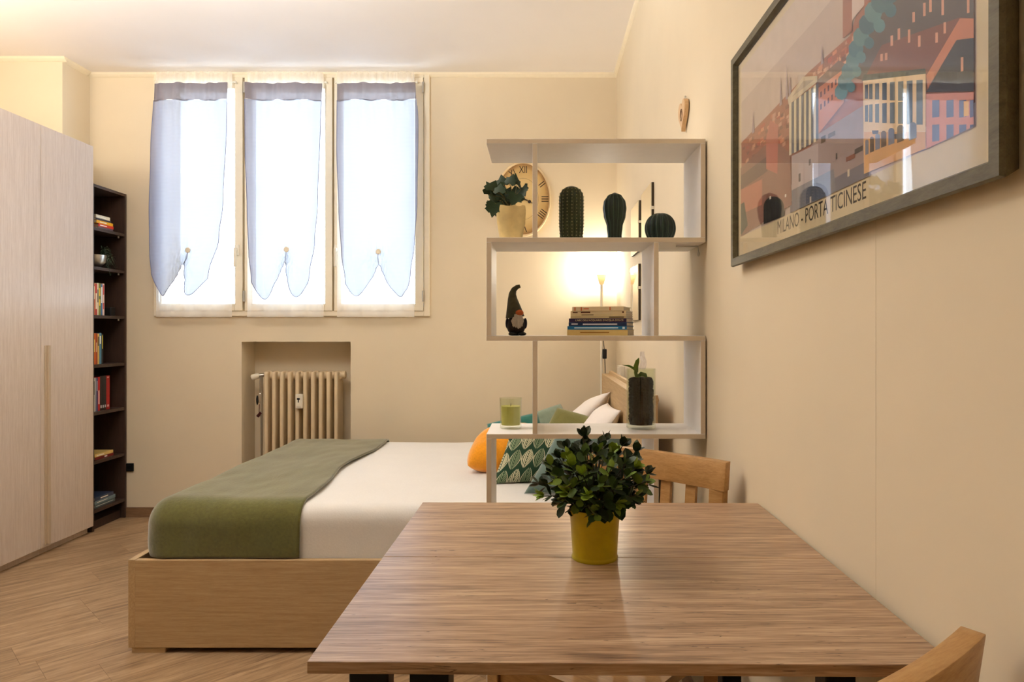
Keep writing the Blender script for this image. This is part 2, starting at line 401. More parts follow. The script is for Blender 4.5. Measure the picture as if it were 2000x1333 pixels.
for (a, c, g0, g1) in SASH:
    s = MB(); x0, x1, z0, z1 = wx(a), wx(c), wz(608), wz(154.5)
    gx0, gx1, gz0, gz1 = wx(g0), wx(g1), wz(594), wz(176)
    s.box(x0, gx0, YS, YB + 0.03, z0, z1).box(gx1, x1, YS, YB + 0.03, z0, z1)
    s.box(gx0, gx1, YS, YB + 0.03, gz1, z1).box(gx0, gx1, YS, YB + 0.03, z0, gz0)
    so = s.build('sash', M_winpaint, win, bevel=0.003)
    MB().box(gx0, gx1, YB + 0.004, YB + 0.010, gz0, gz1).build('pane', M_pane, so, local=True, loc=win.location)
    for zz in (0.06, z1 - z0 - 0.10):
        hx = x0 if a < 400 else (x1 if a > 600 else x0)
        MB().lathe([(0.007, 0), (0.007, 0.07)], 8, (hx, YS - 0.006, z0 + zz)).build('hinge', M_steel, so, local=True, loc=win.location, smooth=40)
for hx in (467, 660):
    h = MB(); x = wx(hx); z = wz(490)
    h.box(x - 0.014, x + 0.014, YS - 0.012, YS, z - 0.035, z + 0.035)
    h.box(x - 0.009, x + 0.009, YS - 0.035, YS - 0.012, z - 0.012, z + 0.012).box(x - 0.008, x + 0.008, YS - 0.042, YS - 0.028, z - 0.11, z + 0.012)
    h.build('window_handle', M_white_plastic, win, bevel=0.004)

# ------------------------------------------------------------------ curtains
def interp(tab, t):
    if t <= tab[0][0]: return tab[0][1]
    for (a, va), (c, vc) in zip(tab, tab[1:]):
        if t <= c:
            k = (t - a) / (c - a); k = k * k * (3 - 2 * k); return va + (vc - va) * k
    return tab[-1][1]
def smooth_interp(tab, t):
    for i in range(len(tab) - 1):
        if t <= tab[i + 1][0] or i == len(tab) - 2:
            p0 = tab[max(i - 1, 0)][1]; p1 = tab[i][1]; p2 = tab[i + 1][1]; p3 = tab[min(i + 2, len(tab) - 1)][1]
            k = min(max((t - tab[i][0]) / (tab[i + 1][0] - tab[i][0]), 0), 1)
            return p1 + 0.5 * k * (p2 - p0 + k * (2 * p0 - 5 * p1 + 4 * p2 - p3 + k * (3 * (p1 - p2) + p3 - p0)))
which = ['on the casement by the bookcase', 'on the middle casement', 'on the casement nearest the clock']
SH = [(322, 462), (497, 637), (669, 812)]
for i, (a, c) in enumerate(SH):
    ph = i * 1.7; YK = YS - 0.050
    def fn(u, v, top=False):
        y = 150 + v * 470.0; x = a - 4 + u * (c - a + 6)
        gather = 1.0 if y < 178 else max(0.35, 1 - (y - 178) / 400)
        w = sin(u * 58 + ph) * 0.004 * gather + sin(u * 23 + ph * 2) * 0.006
        Y = YK + w + 0.012 * max(0, (y - 590) / 30) * 0
        return (wx(x), Y, wz(y))
    root = thing('sheer_curtain', 'plain white voile panel ' + which[i], 'curtain', (wx((a + c) / 2), YK, wz(620)), group='white voile panels at the window')
    MB().grid(90, 60, lambda u, v: fn(u, v)).build('panel', M_sheerwhite, root, smooth=60, fix=False)
    MB().grid(60, 4, lambda u, v: (wx(a - 4 + u * (c - a + 6)), YK - 0.004 + sin(u * 23 + ph * 2) * 0.006, wz(609 + v * 11.5))).build('hem', M_sheerwhite, root, smooth=60, fix=False)
    MB().grid(80, 5, lambda u, v: (wx(a - 4 + u * (c - a + 6)), YK - 0.006 + sin(u * 70 + ph) * 0.006, wz(149.5 + v * 26))).build('gathered_header', M_sheerwhite, root, smooth=60, fix=False)
    rod = MB().tube([(wx(a - 9), YS - 0.028, wz(166)), (wx(c + 5), YS - 0.028, wz(166))], 0.005, 10)
    for xx in (a - 9, c + 5): rod.ellipsoid((wx(xx), YS - 0.028, wz(166)), 0.008, 0.008, 0.008, 8, 6).box(wx(xx) - 0.004, wx(xx) + 0.004, YS - 0.028, YS, wz(166) - 0.004, wz(166) + 0.004)
    tag(rod.build('curtain_rod', M_white_plastic, smooth=50), 'thin white curtain rod ' + which[i], 'curtain rod', 'curtain rods at the window')
TIE = [dict(L=[(173, 318), (300, 312), (420, 309), (500, 310), (545, 314), (585, 322)], R=[(173, 461), (250, 459), (400, 452), (470, 444), (540, 424), (585, 404)],
            B=[(0, 540), (0.06, 562), (0.13, 576), (0.21, 580), (0.32, 573), (0.43, 553), (0.50, 533), (0.545, 520), (0.59, 548), (0.68, 570), (0.79, 579), (0.89, 574), (1.0, 548)], cu=0.545, but=(384, 493)),
       dict(L=[(173, 494), (300, 494), (420, 498), (500, 501), (550, 506), (590, 516)], R=[(173, 639), (250, 636), (400, 631), (480, 625), (540, 615), (590, 604)],
            B=[(0, 555), (0.05, 574), (0.12, 585), (0.22, 585), (0.35, 572), (0.47, 549), (0.54, 528), (0.585, 517), (0.63, 545), (0.73, 570), (0.84, 582), (0.93, 577), (1.0, 556)], cu=0.585, but=(573, 492)),
       dict(L=[(173, 667), (300, 667), (420, 671), (500, 676), (550, 683), (590, 692)], R=[(173, 818), (250, 823), (400, 821), (480, 816), (540, 808), (590, 798)],
            B=[(0, 558), (0.04, 573), (0.11, 580), (0.22, 577), (0.35, 563), (0.45, 543), (0.49, 530), (0.53, 521), (0.57, 533), (0.65, 553), (0.78, 570), (0.93, 582), (1.0, 566)], cu=0.53, but=(747, 496))]
for i, d in enumerate(TIE):
    ph = 3.1 * i + 1; YK = YS - 0.085; nu = 110; uc = d['cu']
    def pt(u, y):
        x0, x1 = interp(d['L'], y), interp(d['R'], y)
        x = x0 + (x1 - x0) * u
        pull = max(0.0, (y - 470) / 60); near = math.exp(-((u - uc) / 0.10) ** 2) * min(1, pull)
        k = sin(u * 30 + ph) * 0.006 * max(0.2, 1 - (y - 173) / 160) + sin(u * 11 + ph) * 0.008
        k += near * 0.009 * sin(u * 150) - 0.030 * min(1, pull) * sin(min(1, abs(u - uc) * 2.6) * pi)
        dx_, dy_ = (u - uc) * 140, y - 512; rr_ = sqrt(dx_ * dx_ + dy_ * dy_); fan = math.atan2(dx_, abs(dy_) + 6)
        k += 0.006 * sin(fan * 13) * math.exp(-rr_ / 45) + 0.004 * sin(u * 47 + ph) * math.exp(-((y - 190) / 60) ** 2)
        return (wx(x), YK + k, wz(y))
    root = thing('tie_up_curtain', 'lilac sheer tie-up curtain with button ' + which[i], 'curtain', (wx(d['but'][0]), YK, wz(585)), group='tie-up curtains at the window')
    MB().grid(nu, 90, lambda u, v: pt(u, 206 + v * (smooth_interp(d['B'], u) - 206))).build('drape', M_tie, root, smooth=60, fix=False)
    MB().grid(nu, 8, lambda u, v: pt(u, 174 + v * (33 + 1.5 * sin(u * 17 + ph)))).build('gathered_band', M_tieband, root, smooth=60, fix=False)
    # dark stitched hem round the free edge
    edge = [Vector(pt(0.0, y)) for y in range(206, int(d['B'][0][1]), 12)] + [Vector(pt(u / 80, smooth_interp(d['B'], u / 80))) for u in range(81)] + [Vector(pt(1.0, y)) for y in range(int(d['B'][-1][1]), 206, -12)]
    MB().tube([p + Vector((0, -0.001, 0)) for p in edge], 0.0022, 5).build('stitched_hem', M_hem, root, smooth=60)
    bp = Vector(pt(uc, d['but'][1]))
    bo = MB().lathe([(0.002, 0), (0.016, 0.001), (0.018, 0.003), (0.014, 0.006), (0.002, 0.005)], 16).build('button', M_white_plastic, root, local=True, smooth=40)
    bo.location = Vector((wx(d['but'][0]), bp.y - 0.002, wz(d['but'][1]))) - root.location; bo.rotation_euler = (pi / 2, 0, 0)
    MB().tube([(wx(d['but'][0]), bp.y - 0.004, wz(d['but'][1])), (wx(d['but'][0]) - 0.002, bp.y - 0.012, wz(508)), Vector(pt(uc, 520)) + Vector((0, -0.006, 0))], 0.0018, 6).build('tie_loop', M_tieband, root)

# ------------------------------------------------------------------ radiator in the niche
rad = thing('radiator', 'cream cast-iron column radiator in the wall niche', 'radiator', (wx(590), YB + 0.10, 0))
RT, RB = 0.942, 0.10; YR0, YR1 = YB + 0.03, YB + 0.165
sm = MB().box(-0.0128, 0.0128, YR0, YR1, RB + 0.02, RT - 0.004)
first = sm.build('section', M_white_enamel, rad, local=True, loc=(0, YB + 0.10, 0), bevel=0.0105, seg=4, smooth=50)
hubm = MB()
for zc in (RT - 0.034, RB + 0.05): hubm.tube([(-0.026, (YR0 + YR1) / 2, zc), (-0.006, (YR0 + YR1) / 2, zc), (0.006, (YR0 + YR1) / 2, zc), (0.026, (YR0 + YR1) / 2, zc)], [0.024, 0.034, 0.034, 0.024], 16)
hub0 = hubm.build('hub', M_white_enamel, first, local=True, loc=(0, YB + 0.10, 0), smooth=50, kind='stuff')
for k in range(10):
    xk = wx(519.4 + k * 15.22) * 1.008 - wx(590) * 1.0
    o = first if k == 0 else copyobj(first, rad)
    if k: copyobj(hub0, o)
    o.location = (xk, 0, 0)
x_end = wx(519.4 + 9 * 15.22) * 1.008
MB().tube([(x_end + 0.02, (YR0 + YR1) / 2, RT - 0.028), (x_end + 0.045, (YR0 + YR1) / 2, RT - 0.028), (x_end + 0.05, (YR0 + YR1) / 2, RT - 0.028)], [0.026, 0.026, 0.014], 12).build('end_plug', M_white_enamel, rad, smooth=40)
x_st = wx(519.4) * 1.008
yv = (YR0 + YR1) / 2 - 0.02; zv = PZ(737, yv)
vb = MB().tube([(x_st - 0.02, yv + 0.02, RT - 0.028), (x_st - 0.045, yv, RT - 0.03), (x_st - 0.06, yv, RT - 0.032)], 0.012, 10)
vb.tube([(x_st - 0.045, yv, RT - 0.03), (x_st - 0.045, yv, 0.0)], 0.008, 8)
vbo = vb.build('valve', M_steel, rad, smooth=40)
MB().tube([(x_st - 0.058, yv, RT - 0.033), (x_st - 0.068, yv, RT - 0.034), (x_st - 0.105, yv - 0.002, RT - 0.044), (x_st - 0.112, yv - 0.003, RT - 0.046)], [0.013, 0.019, 0.019, 0.012], 16).build('thermostat_knob', M_white_plastic, vbo, local=True, loc=rad.location, smooth=40)
mt = MB().box(wx(578) * 1.005, wx(592) * 1.005, YR0 - 0.022, YR0 + 0.004, PZ(798, YR0), PZ(770, YR0)).build('heat_meter', M_white_plastic, rad, bevel=0.005)
MB().box(wx(581.5) * 1.005, wx(587) * 1.005, YR0 - 0.0232, YR0 - 0.0216, PZ(781, YR0), PZ(777.5, YR0)).box(wx(583.3) * 1.005, wx(585.2) * 1.005, YR0 - 0.0232, YR0 - 0.0216, PZ(786, YR0), PZ(779, YR0)).build('display', M_black, mt, local=True, loc=rad.location)
MB().box(wx(581) * 1.005, wx(589) * 1.005, YR0 - 0.0228, YR0 - 0.0216, PZ(795.5, YR0), PZ(794.3, YR0)).build('caption', M_steel, mt, local=True, loc=rad.location)
# tag hanging from the valve
kx = x_st - 0.058; ky = yv - 0.004
kr = thing('key_tag', 'small metal key tag hanging by a chain from the radiator valve', 'key tag', (kx, ky, PZ(815, ky)))
MB().tube([(kx + 0.004, ky, RT - 0.045), (kx + 0.002, ky, RT - 0.08), (kx + 0.003, ky, PZ(766, ky))], 0.0022, 5).build('chain', M_steel, kr)
MB().ellipsoid((kx + 0.004, ky, PZ(778, ky)), 0.014, 0.006, 0.036, 12, 8).build('disc', M_steel, kr, smooth=60)
MB().ellipsoid((kx - 0.012, ky - 0.003, PZ(782, ky)), 0.008, 0.005, 0.032, 10, 8).build('fob', M_black, kr, smooth=60)
MB().tube([(kx, ky, PZ(790, ky)), (kx - 0.002, ky, PZ(806, ky))], 0.0025, 5).tube([(kx - 0.012, ky, PZ(814, ky)), (kx + 0.012, ky, PZ(806, ky))], 0.010, 8).build('tassel', plain('dark_red_plastic', (70, 20, 20)), kr)
# black socket by the bookcase
so = thing('wall_socket', 'black wall socket beside the dark bookcase', 'socket', (wx(254.5), YB, wz(921)))
MB().box(wx(246), wx(262), YB - 0.012, YB, wz(921), wz(905)).build('plate', M_black, so, bevel=0.003)
MB().box(wx(250), wx(258), YB - 0.014, YB - 0.011, wz(917), wz(909)).build('insert', M_blacksteel, so, bevel=0.002)

# ------------------------------------------------------------------ wardrobe and bookcase
XW = -2.652; YW1 = 4.150; DW = 0.44; ZW = 2.305
wd = thing('wardrobe', 'tall pale oak wardrobe with full-height plain doors and strip handles', 'wardrobe', (-2.975, 3.27, 0))
YW0 = YW1 - 4 * DW
MB().box(XL + 0.01, XW - 0.024, YW0, YW1, 0.058, ZW).build('body', M_wardrobe, wd, bevel=0.002)
MB().box(XL + 0.05, XW - 0.035, YW0 + 0.005, YW1 - 0.004, 0, 0.058).build('plinth', M_wardrobe, wd)
for k in range(4):
    y1 = YW1 - k * DW - 0.0015; y0 = y1 - DW + 0.003
    d = MB().box(XW - 0.022, XW, y0, y1, 0.040, ZW - 0.001).build('door', M_wardrobe, wd, bevel=0.0025)
    if k % 2: continue
    hy = y0 + 0.046
    hz = 1.125
    MB().box(XW, XW + 0.014, hy - 0.008, hy + 0.010, 0.055, hz).box(XW, XW + 0.005, hy - 0.022, hy + 0.022, 0.055, hz).build('handle', M_handle, d, local=True, loc=wd.location, bevel=0.002)

XB0, XB1 = -2.90, -2.664; YK0, YK1 = 4.156, 4.502; ZB = 2.088; TB = 0.018
bc = thing('bookcase', 'narrow dark wenge bookcase between the wardrobe and the back wall', 'bookcase', ((XB0 + XB1) / 2, (YK0 + YK1) / 2, 0))
MB().box(XB0 + 0.005, XB1, YK0, YK0 + TB, 0, ZB).build('side_panel', M_dark, bc, bevel=0.001)
MB().box(XB0 + 0.005, XB1, YK1 - TB, YK1, 0, ZB).build('side_panel', M_dark, bc, bevel=0.001)
MB().box(XB0, XB0 + 0.005, YK0, YK1, 0.05, ZB).build('back_panel', M_dark, bc)
MB().box(XB0 + 0.005, XB1 - 0.002, YK0 + TB, YK1 - TB, ZB - TB, ZB - 0.001).build('top', M_dark, bc)
SZ = [PZ(y, 4.48) for y in (457, 529, 618, 709, 796, 885.5, 974.6)]
for z in SZ:
    sh = MB().box(XB0 + 0.006, XB1 - 0.004, YK0 + TB, YK1 - TB, z - TB, z).build('shelf', M_dark, bc)
    if z > 1.2:
        for yy in (YK1 - TB - 0.02, YK0 + TB + 0.03): MB().lathe([(0.005, -0.012), (0.005, 0)], 8, (XB1 - 0.03, yy, z - TB)).build('shelf_pin', M_steel, sh, local=True, loc=bc.location)
MB().box(XB0 + 0.03, XB1 - 0.03, YK0 + TB, YK1 - TB, 0, 0.05).build('kick_board', M_dark, bc)

# books: cover block with a paper block showing at three sides, spine marks
M_paper = plain('page_paper', (206, 190, 160), 0.9, var=0.1, scale=90)
COV = {}
def cover(col):
    k = tuple(col)
    if k not in COV: COV[k] = plain('cover_%02x%02x%02x' % k, col, 0.45, var=0.05)
    return COV[k]
def book(label, w, h, t, col, loc, mat, group, marks=(), title=None, mark_col=(240, 235, 225)):
    """local frame: spine on -y at y=0, height along x (-w/2..w/2), depth h along +y, thickness t along z from 0"""
    r = tag(bpy.data.objects.new('book', None), label, 'book', group); C.objects.link(r); r.empty_display_size = 0.02
    r.matrix_world = Matrix.Translation(loc) @ mat
    cv = min(0.0018, t * 0.12)
    MB().box(-w / 2, w / 2, 0, h, 0, cv).box(-w / 2, w / 2, 0, h, t - cv, t).box(-w / 2, w / 2, 0, cv * 1.4, cv, t - cv).build('cover', cover(col), r, local=True)
    MB().box(-w / 2 + 0.002, w / 2 - 0.002, cv * 1.4, h - 0.002, cv, t - cv).build('pages', M_paper, r, local=True)
    if marks:
        mk = MB()
        for a, c, e, f in marks: mk.box(-w / 2 + a * w, -w / 2 + c * w, -0.0004, 0.0002, e * t, f * t)
        mk.build('spine_print', cover(mark_col), r, local=True, kind='stuff')
    if title:
        vs, fs = text_mb(title[0], t * title[1], title[2])
        o = MB().add([(v.x + title[3], -0.0006, v.y + t / 2) for v in vs], fs).build('title', cover(title[4]), r, local=True, fix=False)
    return r
ROW = Matrix.Rotation(pi / 2, 4, 'Z')           # spine towards +X, height along Y (lying books in the bookcase)
def lying(z, items, yc, shelf_name, grp):
    zz = z + 0.0005
    for (w, h, t, col, dy, lab, mk) in items:
        book(lab, w, h, t, col, Vector((XB1 - 0.028 , yc + dy, zz)), ROW, grp, mk); zz += t + 0.0003
lying(SZ[0], [(0.150, 0.17, 0.016, (92, 74, 80), 0.030, 'mauve paperback at the bottom of the bookcase top-shelf pile', ()),
              (0.150, 0.17, 0.018, (196, 44, 26), 0.034, 'red paperback lying second from bottom in the top-shelf pile', ((0.1, 0.55, 0.3, 0.6),)),
              (0.165, 0.17, 0.018, (226, 166, 28), 0.022, 'yellow paperback in the middle of the top-shelf pile', ((0.2, 0.6, 0.35, 0.6),)),
              (0.150, 0.16, 0.012, (58, 48, 52), 0.010, 'dark slim paperback under the cream book in the top-shelf pile', ()),
              (0.140, 0.16, 0.020, (214, 204, 178), 0.004, 'cream paperback on top of the bookcase top-shelf pile', ((0.1, 0.7, 0.3, 0.5),))],
      4.300, 'top', 'books lying on the bookcase top shelf')
UP = Matrix.Rotation(pi / 2, 4, 'Z') @ Matrix.Rotation(pi / 2, 4, 'Y')
def standing(z, items, grp):
    y = 4.222
    for (t, h, d, col, lab, mk, mc) in items:
        # spine faces +X, height along Z, thickness along Y
        m = Matrix(((0, -1, 0, 0), (0, 0, 1, 0), (-1, 0, 0, 0), (0, 0, 0, 1)))
        book(lab, h, d, t, col, Vector((XB1 - 0.035, y, z + h / 2 + 0.0005)), m, grp, mk, None, mc); y += t + 0.0008
standing(SZ[2], [(0.016, 0.196, 0.15, (200, 112, 66), 'orange-brown comic volume at the wardrobe end of the comic row', ((0.1, 0.5, 0.2, 0.8),), (240, 220, 170)),
                 (0.018, 0.192, 0.15, (186, 60, 46), 'brick red comic volume in the upper comic row', ((0.3, 0.8, 0.2, 0.8),), (236, 224, 190)),
                 (0.014, 0.198, 0.15, (222, 206, 170), 'ivory comic volume between red and olive ones', ((0.2, 0.6, 0.2, 0.7),), (60, 60, 60)),
                 (0.020, 0.198, 0.15, (120, 124, 44), 'olive comic volume in the upper comic row', ((0.15, 0.4, 0.2, 0.8), (0.5, 0.7, 0.2, 0.8)), (230, 190, 60)),
                 (0.016, 0.194, 0.15, (70, 110, 150), 'steel blue comic volume next to the olive one', ((0.1, 0.6, 0.2, 0.8),), (230, 230, 220)),
                 (0.018, 0.198, 0.15, (224, 188, 170), 'pale pink comic volume with red lettering ending the row', ((0.05, 0.35, 0.25, 0.8), (0.6, 0.8, 0.25, 0.8)), (190, 40, 40))],
         'comics standing on the third shelf')
standing(SZ[3], [(0.020, 0.190, 0.15, (206, 104, 32), 'orange paperback standing on the fourth bookcase shelf', ((0.2, 0.6, 0.3, 0.7),), (250, 220, 120)),
                 (0.018, 0.190, 0.15, (158, 66, 36), 'rust paperback beside the orange one', ((0.3, 0.6, 0.3, 0.7),), (230, 200, 160)),
                 (0.016, 0.188, 0.15, (210, 176, 90), 'straw-coloured paperback on the fourth bookcase shelf', ((0.1, 0.4, 0.2, 0.8),), (80, 60, 30)),
                 (0.020, 0.192, 0.15, (78, 132, 158), 'light blue paperback on the fourth bookcase shelf', ((0.1, 0.35, 0.2, 0.8),), (240, 240, 230)),
                 (0.018, 0.186, 0.15, (22, 22, 24), 'black paperback with yellow lettering on its spine', ((0.05, 0.5, 0.3, 0.7),), (210, 190, 60))],
         'paperbacks standing on the fourth shelf')
standing(SZ[4], [(0.014, 0.205, 0.15, (196, 190, 178), 'grey-white paperback on the fifth bookcase shelf', ((0.1, 0.5, 0.3, 0.7),), (80, 80, 80)),
                 (0.012, 0.205, 0.15, (150, 150, 156), 'grey slim paperback on the fifth bookcase shelf', (), (80, 80, 80)),
                 (0.014, 0.205, 0.15, (60, 66, 110), 'navy paperback between grey and red books', ((0.1, 0.4, 0.3, 0.7),), (200, 200, 210)),
                 (0.020, 0.208, 0.15, (180, 24, 26), 'red paperback leaning on the black volumes', ((0.4, 0.8, 0.3, 0.7),), (230, 220, 210)),
                 (0.020, 0.212, 0.15, (14, 14, 15), 'black thick volume next to the red paperback', ((0.85, 0.93, 0.2, 0.8),), (190, 190, 190)),
                 (0.020, 0.212, 0.15, (20, 18, 18), 'black volume in the middle of three on the fifth shelf', ((0.85, 0.93, 0.2, 0.8),), (190, 190, 190)),
                 (0.020, 0.212, 0.15, (26, 22, 24), 'charcoal volume next to the crimson hardback', ((0.85, 0.93, 0.2, 0.8),), (190, 190, 190)),
                 (0.034, 0.210, 0.15, (160, 10, 16), 'thick crimson hardback ending the fifth shelf row', ((0.03, 0.06, 0.2, 0.8), (0.86, 0.92, 0.2, 0.8)), (210, 150, 140))],
         'books standing on the fifth shelf')
lying(SZ[5], [(0.180, 0.20, 0.016, (112, 24, 22), 0.0, 'dark red book under the yellow-edged one on the sixth shelf', ((0.5, 0.65, 0.2, 0.8),)),
              (0.185, 0.20, 0.018, (216, 186, 110), -0.004, 'pale yellow book on the sixth bookcase shelf', ((0.1, 0.5, 0.3, 0.6),))],
      4.318, 'sixth', 'books lying on the sixth shelf')
lying(SZ[6], [(0.200, 0.20, 0.022, (84, 100, 104), 0.0, 'grey-blue magazine binder at the bottom of the lowest pile', ((0.05, 0.9, 0.4, 0.5),)),
              (0.205, 0.20, 0.020, (112, 134, 138), 0.002, 'pale blue-grey book in the middle of the lowest pile', ((0.1, 0.6, 0.4, 0.55),)),
              (0.185, 0.19, 0.022, (48, 60, 84), -0.008, 'navy book on top of the lowest pile', ((0.3, 0.7, 0.3, 0.6),))],
      4.325, 'lowest', 'books lying on the lowest shelf')
MB_black_box = MB().box(XB1 - 0.10, XB1 - 0.04, YK1 - TB - 0.085, YK1 - TB - 0.035, SZ[2], SZ[2] + 0.055).build('small_box', M_black, bevel=0.004)
tag(MB_black_box, 'small black box at the end of the comic row', 'box')
# silver bowl with trailing green on shelf two
bw = thing('silver_bowl', 'tilted hammered silver bowl holding a trailing plant', 'bowl', (XB1 - 0.074, 4.285, SZ[1]))
bl = MB(); n = 24
prof = [(0.012, 0.0), (0.040, 0.008), (0.064, 0.036), (0.070, 0.078), (0.066, 0.080), (0.058, 0.038), (0.030, 0.016), (0.002, 0.012)]
bl.lathe(prof, n, bw.location); bl.build('bowl', M_steel, bw, smooth=50)
M_leafdark = plain('trailing_leaf', (40, 58, 36), 0.6, var=0.3, scale=60)
rs = random.Random(11); st = MB(); leafpts = []
for k in range(26):
    a = rs.uniform(-0.2, 1.7); p = Vector((XB1 - 0.055, 4.315, SZ[1] + 0.075)); pts = [p]
    out = rs.uniform(0.03, 0.07); rise = rs.uniform(0.0, 0.09); fall = rs.uniform(0.03, 0.19)
    dirv = Vector((abs(cos(a)) * 0.6 + 0.15, sin(a), 0))
    for q in range(1, 7):
        t = q / 6; pp = p + dirv * out * 1.5 * t + Vector((0, 0, rise * sin(t * pi * 0.6) * 1.0 - fall * t * t)); pp.y = min(max(pp.y, YK0 + TB + 0.012), YK1 + 0.0 - TB - 0.012) if pp.x < XB1 else min(max(pp.y, YK0 + 0.03), YB - 0.02)
        if pp.x < XB1 + 0.002: pp.z = max(pp.z, SZ[1] + 0.006)
        pts.append(pp); leafpts += [pp + Vector((rs.uniform(-.006, .006), rs.uniform(-.006, .006), rs.uniform(-.004, .004)))] * 1
    st.tube(pts, 0.0010, 4)
st.build('stems', M_leafdark, bw)
lf = MB()
for p in leafpts:
    for q in range(2):
        d = Vector((rs.uniform(-1, 1), rs.uniform(-1, 1), rs.uniform(-0.6, 0.8))).normalized() * rs.uniform(0.010, 0.016); s_ = d.cross(Vector((0, 0, 1))).normalized() * 0.0035
        lf.add([p, p + d * 0.5 + s_, p + d, p + d * 0.5 - s_], [(0, 1, 2, 3)])
lf.build('foliage', M_leafdark, bw, kind='stuff', fix=False)

# ------------------------------------------------------------------ bed
BY0, BY1 = 2.595, 4.235; BX0, BX1 = -1.530, XR - 0.012; RZ0, RZ1 = 0.020, 0.347
bed = thing('bed', 'pale oak box bed with slanted headboard against the wall', 'bed', ((BX0 + BX1) / 2, (BY0 + BY1) / 2, 0))
MB().box(BX0 + 0.026, 0.30, BY0, BY0 + 0.024, RZ0, RZ1).build('side_rail', M_bed, bed, bevel=0.0015)
MB().box(BX0 + 0.026, 0.30, BY1 - 0.024, BY1, RZ0, RZ1).build('side_rail', M_bed, bed, bevel=0.0015)
M_bedv = wood('bed_oak_vertical', [(160, 130, 92), (178, 150, 110), (192, 166, 126)], (40, 1.6, 30), 4.0, 0.5, 0.3, 0.4)
MB().box(BX0, BX0 + 0.026, BY0, BY1, RZ0, RZ1 + 0.002).build('footboard', M_bedv, bed, bevel=0.0015)
for y in (BY0 + 0.004, BY1 - 0.10):
    MB().box(BX0 + 0.012, BX0 + 0.136, y, y + 0.09, 0, RZ0).build('leg', M_bed, bed)
    MB().box(0.24, 0.36, y, y + 0.09, 0, RZ0).build('leg', M_bed, bed)
MB().box(BX0 + 0.05, 0.28, BY0 + 0.05, BY1 - 0.05, 0.16, 0.185).build('base_board', M_black, bed)
hb = MB().box(0.385, 0.445, BY0, BY1, 0.0, 0.945).build('headboard', M_bedv, bed, bevel=0.002)
MB().prism([(0.285, 0.36), (0.303, 0.352), (0.449, 0.943), (0.445, 0.962), (0.430, 0.960)], 'y', BY0 + 0.003, BY1 - 0.003).build('slanted_backrest', M_bedv, hb, local=True, loc=bed.location)

def rshell(x0, x1, y0, y1, z0, z1, rad, faces, n=40, shr=None, wob=0.0, seed=0, nz=14):
    """rounded-box shell; shr = per-side flags (x0,x1,y0,y1,z0,z1) that are rounded"""
    shr = shr or (1, 1, 1, 1, 1, 1); mb = MB()
    lo = Vector((x0 + rad * shr[0], y0 + rad * shr[2], z0 + rad * shr[4])); hi = Vector((x1 - rad * shr[1], y1 - rad * shr[3], z1 - rad * shr[5]))
    def m(p):
        inn = Vector((min(max(p.x, lo.x), hi.x), min(max(p.y, lo.y), hi.y), min(max(p.z, lo.z), hi.z))); d = p - inn
        if d.length > 1e-9:
            dn = d.normalized(); q = inn + dn * rad
        else:
            q = p.copy(); dn = Vector((0, 0, 1))
        if wob:
            w = noise.noise(Vector((q.x * 5 + seed, q.y * 3.2, q.z * 6))) * wob + noise.noise(Vector((q.x * 15, q.y * 9 + seed, q.z * 9))) * wob * 0.35
            q = q + dn * w
        return q
    X, Y, Z = x0, y0, z0; dx, dy, dz = x1 - x0, y1 - y0, z1 - z0
    def dens(t): return t
    for f in faces:
        if f == 'top': mb.grid(n, n, lambda u, v: m(Vector((X + dx * u, Y + dy * v, z1))))
        if f == 'bot': mb.grid(n, n, lambda u, v: m(Vector((X + dx * u, Y + dy * v, z0))), flip=True)
        if f == 'near': mb.grid(n, nz, lambda u, v: m(Vector((X + dx * u, y0, Z + dz * v))))
        if f == 'far': mb.grid(n, nz, lambda u, v: m(Vector((X + dx * u, y1, Z + dz * v))), flip=True)
        if f == 'foot': mb.grid(n, nz, lambda u, v: m(Vector((x0, Y + dy * u, Z + dz * v))), flip=True)
        if f == 'head': mb.grid(n, nz, lambda u, v: m(Vector((x1, Y + dy * u, Z + dz * v))))
    return mb
def weld(o, d=0.0006):
    bm = bmesh.new(); bm.from_mesh(o.data); bmesh.ops.remove_doubles(bm, verts=bm.verts, dist=d); bmesh.ops.recalc_face_normals(bm, faces=bm.faces); bm.to_mesh(o.data); bm.free(); o.data.shade_smooth(); return o
MZ = 0.540
mt_ = rshell(-1.462, 0.275, BY0 + 0.030, BY1 - 0.030, 0.187, MZ, 0.055, ('top', 'bot', 'near', 'far', 'foot', 'head'), 60, wob=0.004, seed=3)
mo = weld(mt_.build('mattress', M_sheet, loc=(-0.6, 3.41, 0.187))); tag(mo, 'white sheeted mattress set into the oak bed', 'mattress')
bk = rshell(-1.502, -0.905, BY0 + 0.012, BY1 - 0.012, 0.352, MZ + 0.020, 0.095, ('top', 'near', 'far', 'foot'), 70, shr=(1, 0, 1, 1, 0, 1), wob=0.008, seed=9, nz=26)
for v in bk.v:
    # softly wavy free edge and slack bottom edge
    k = max(0, (v.x + 1.15) / 0.245)
    v.x += k * (0.022 * sin(v.y * 3.1 + 0.6) + 0.012 * sin(v.y * 7))
    if v.z < 0.42:
        s_ = (0.42 - v.z) / 0.07
        if v.x < -1.40: v.x += 0.010 * s_ * s_
    v.z = max(v.z, 0.3495)
bo = weld(bk.build('blanket', M_blanket, loc=(-1.2, 3.41, 0.35)))
md = bo.modifiers.new('thickness', 'SOLIDIFY'); md.thickness = 0.010; md.offset = -1.0
tag(bo, 'olive green fleece blanket folded over the foot of the bed', 'blanket')

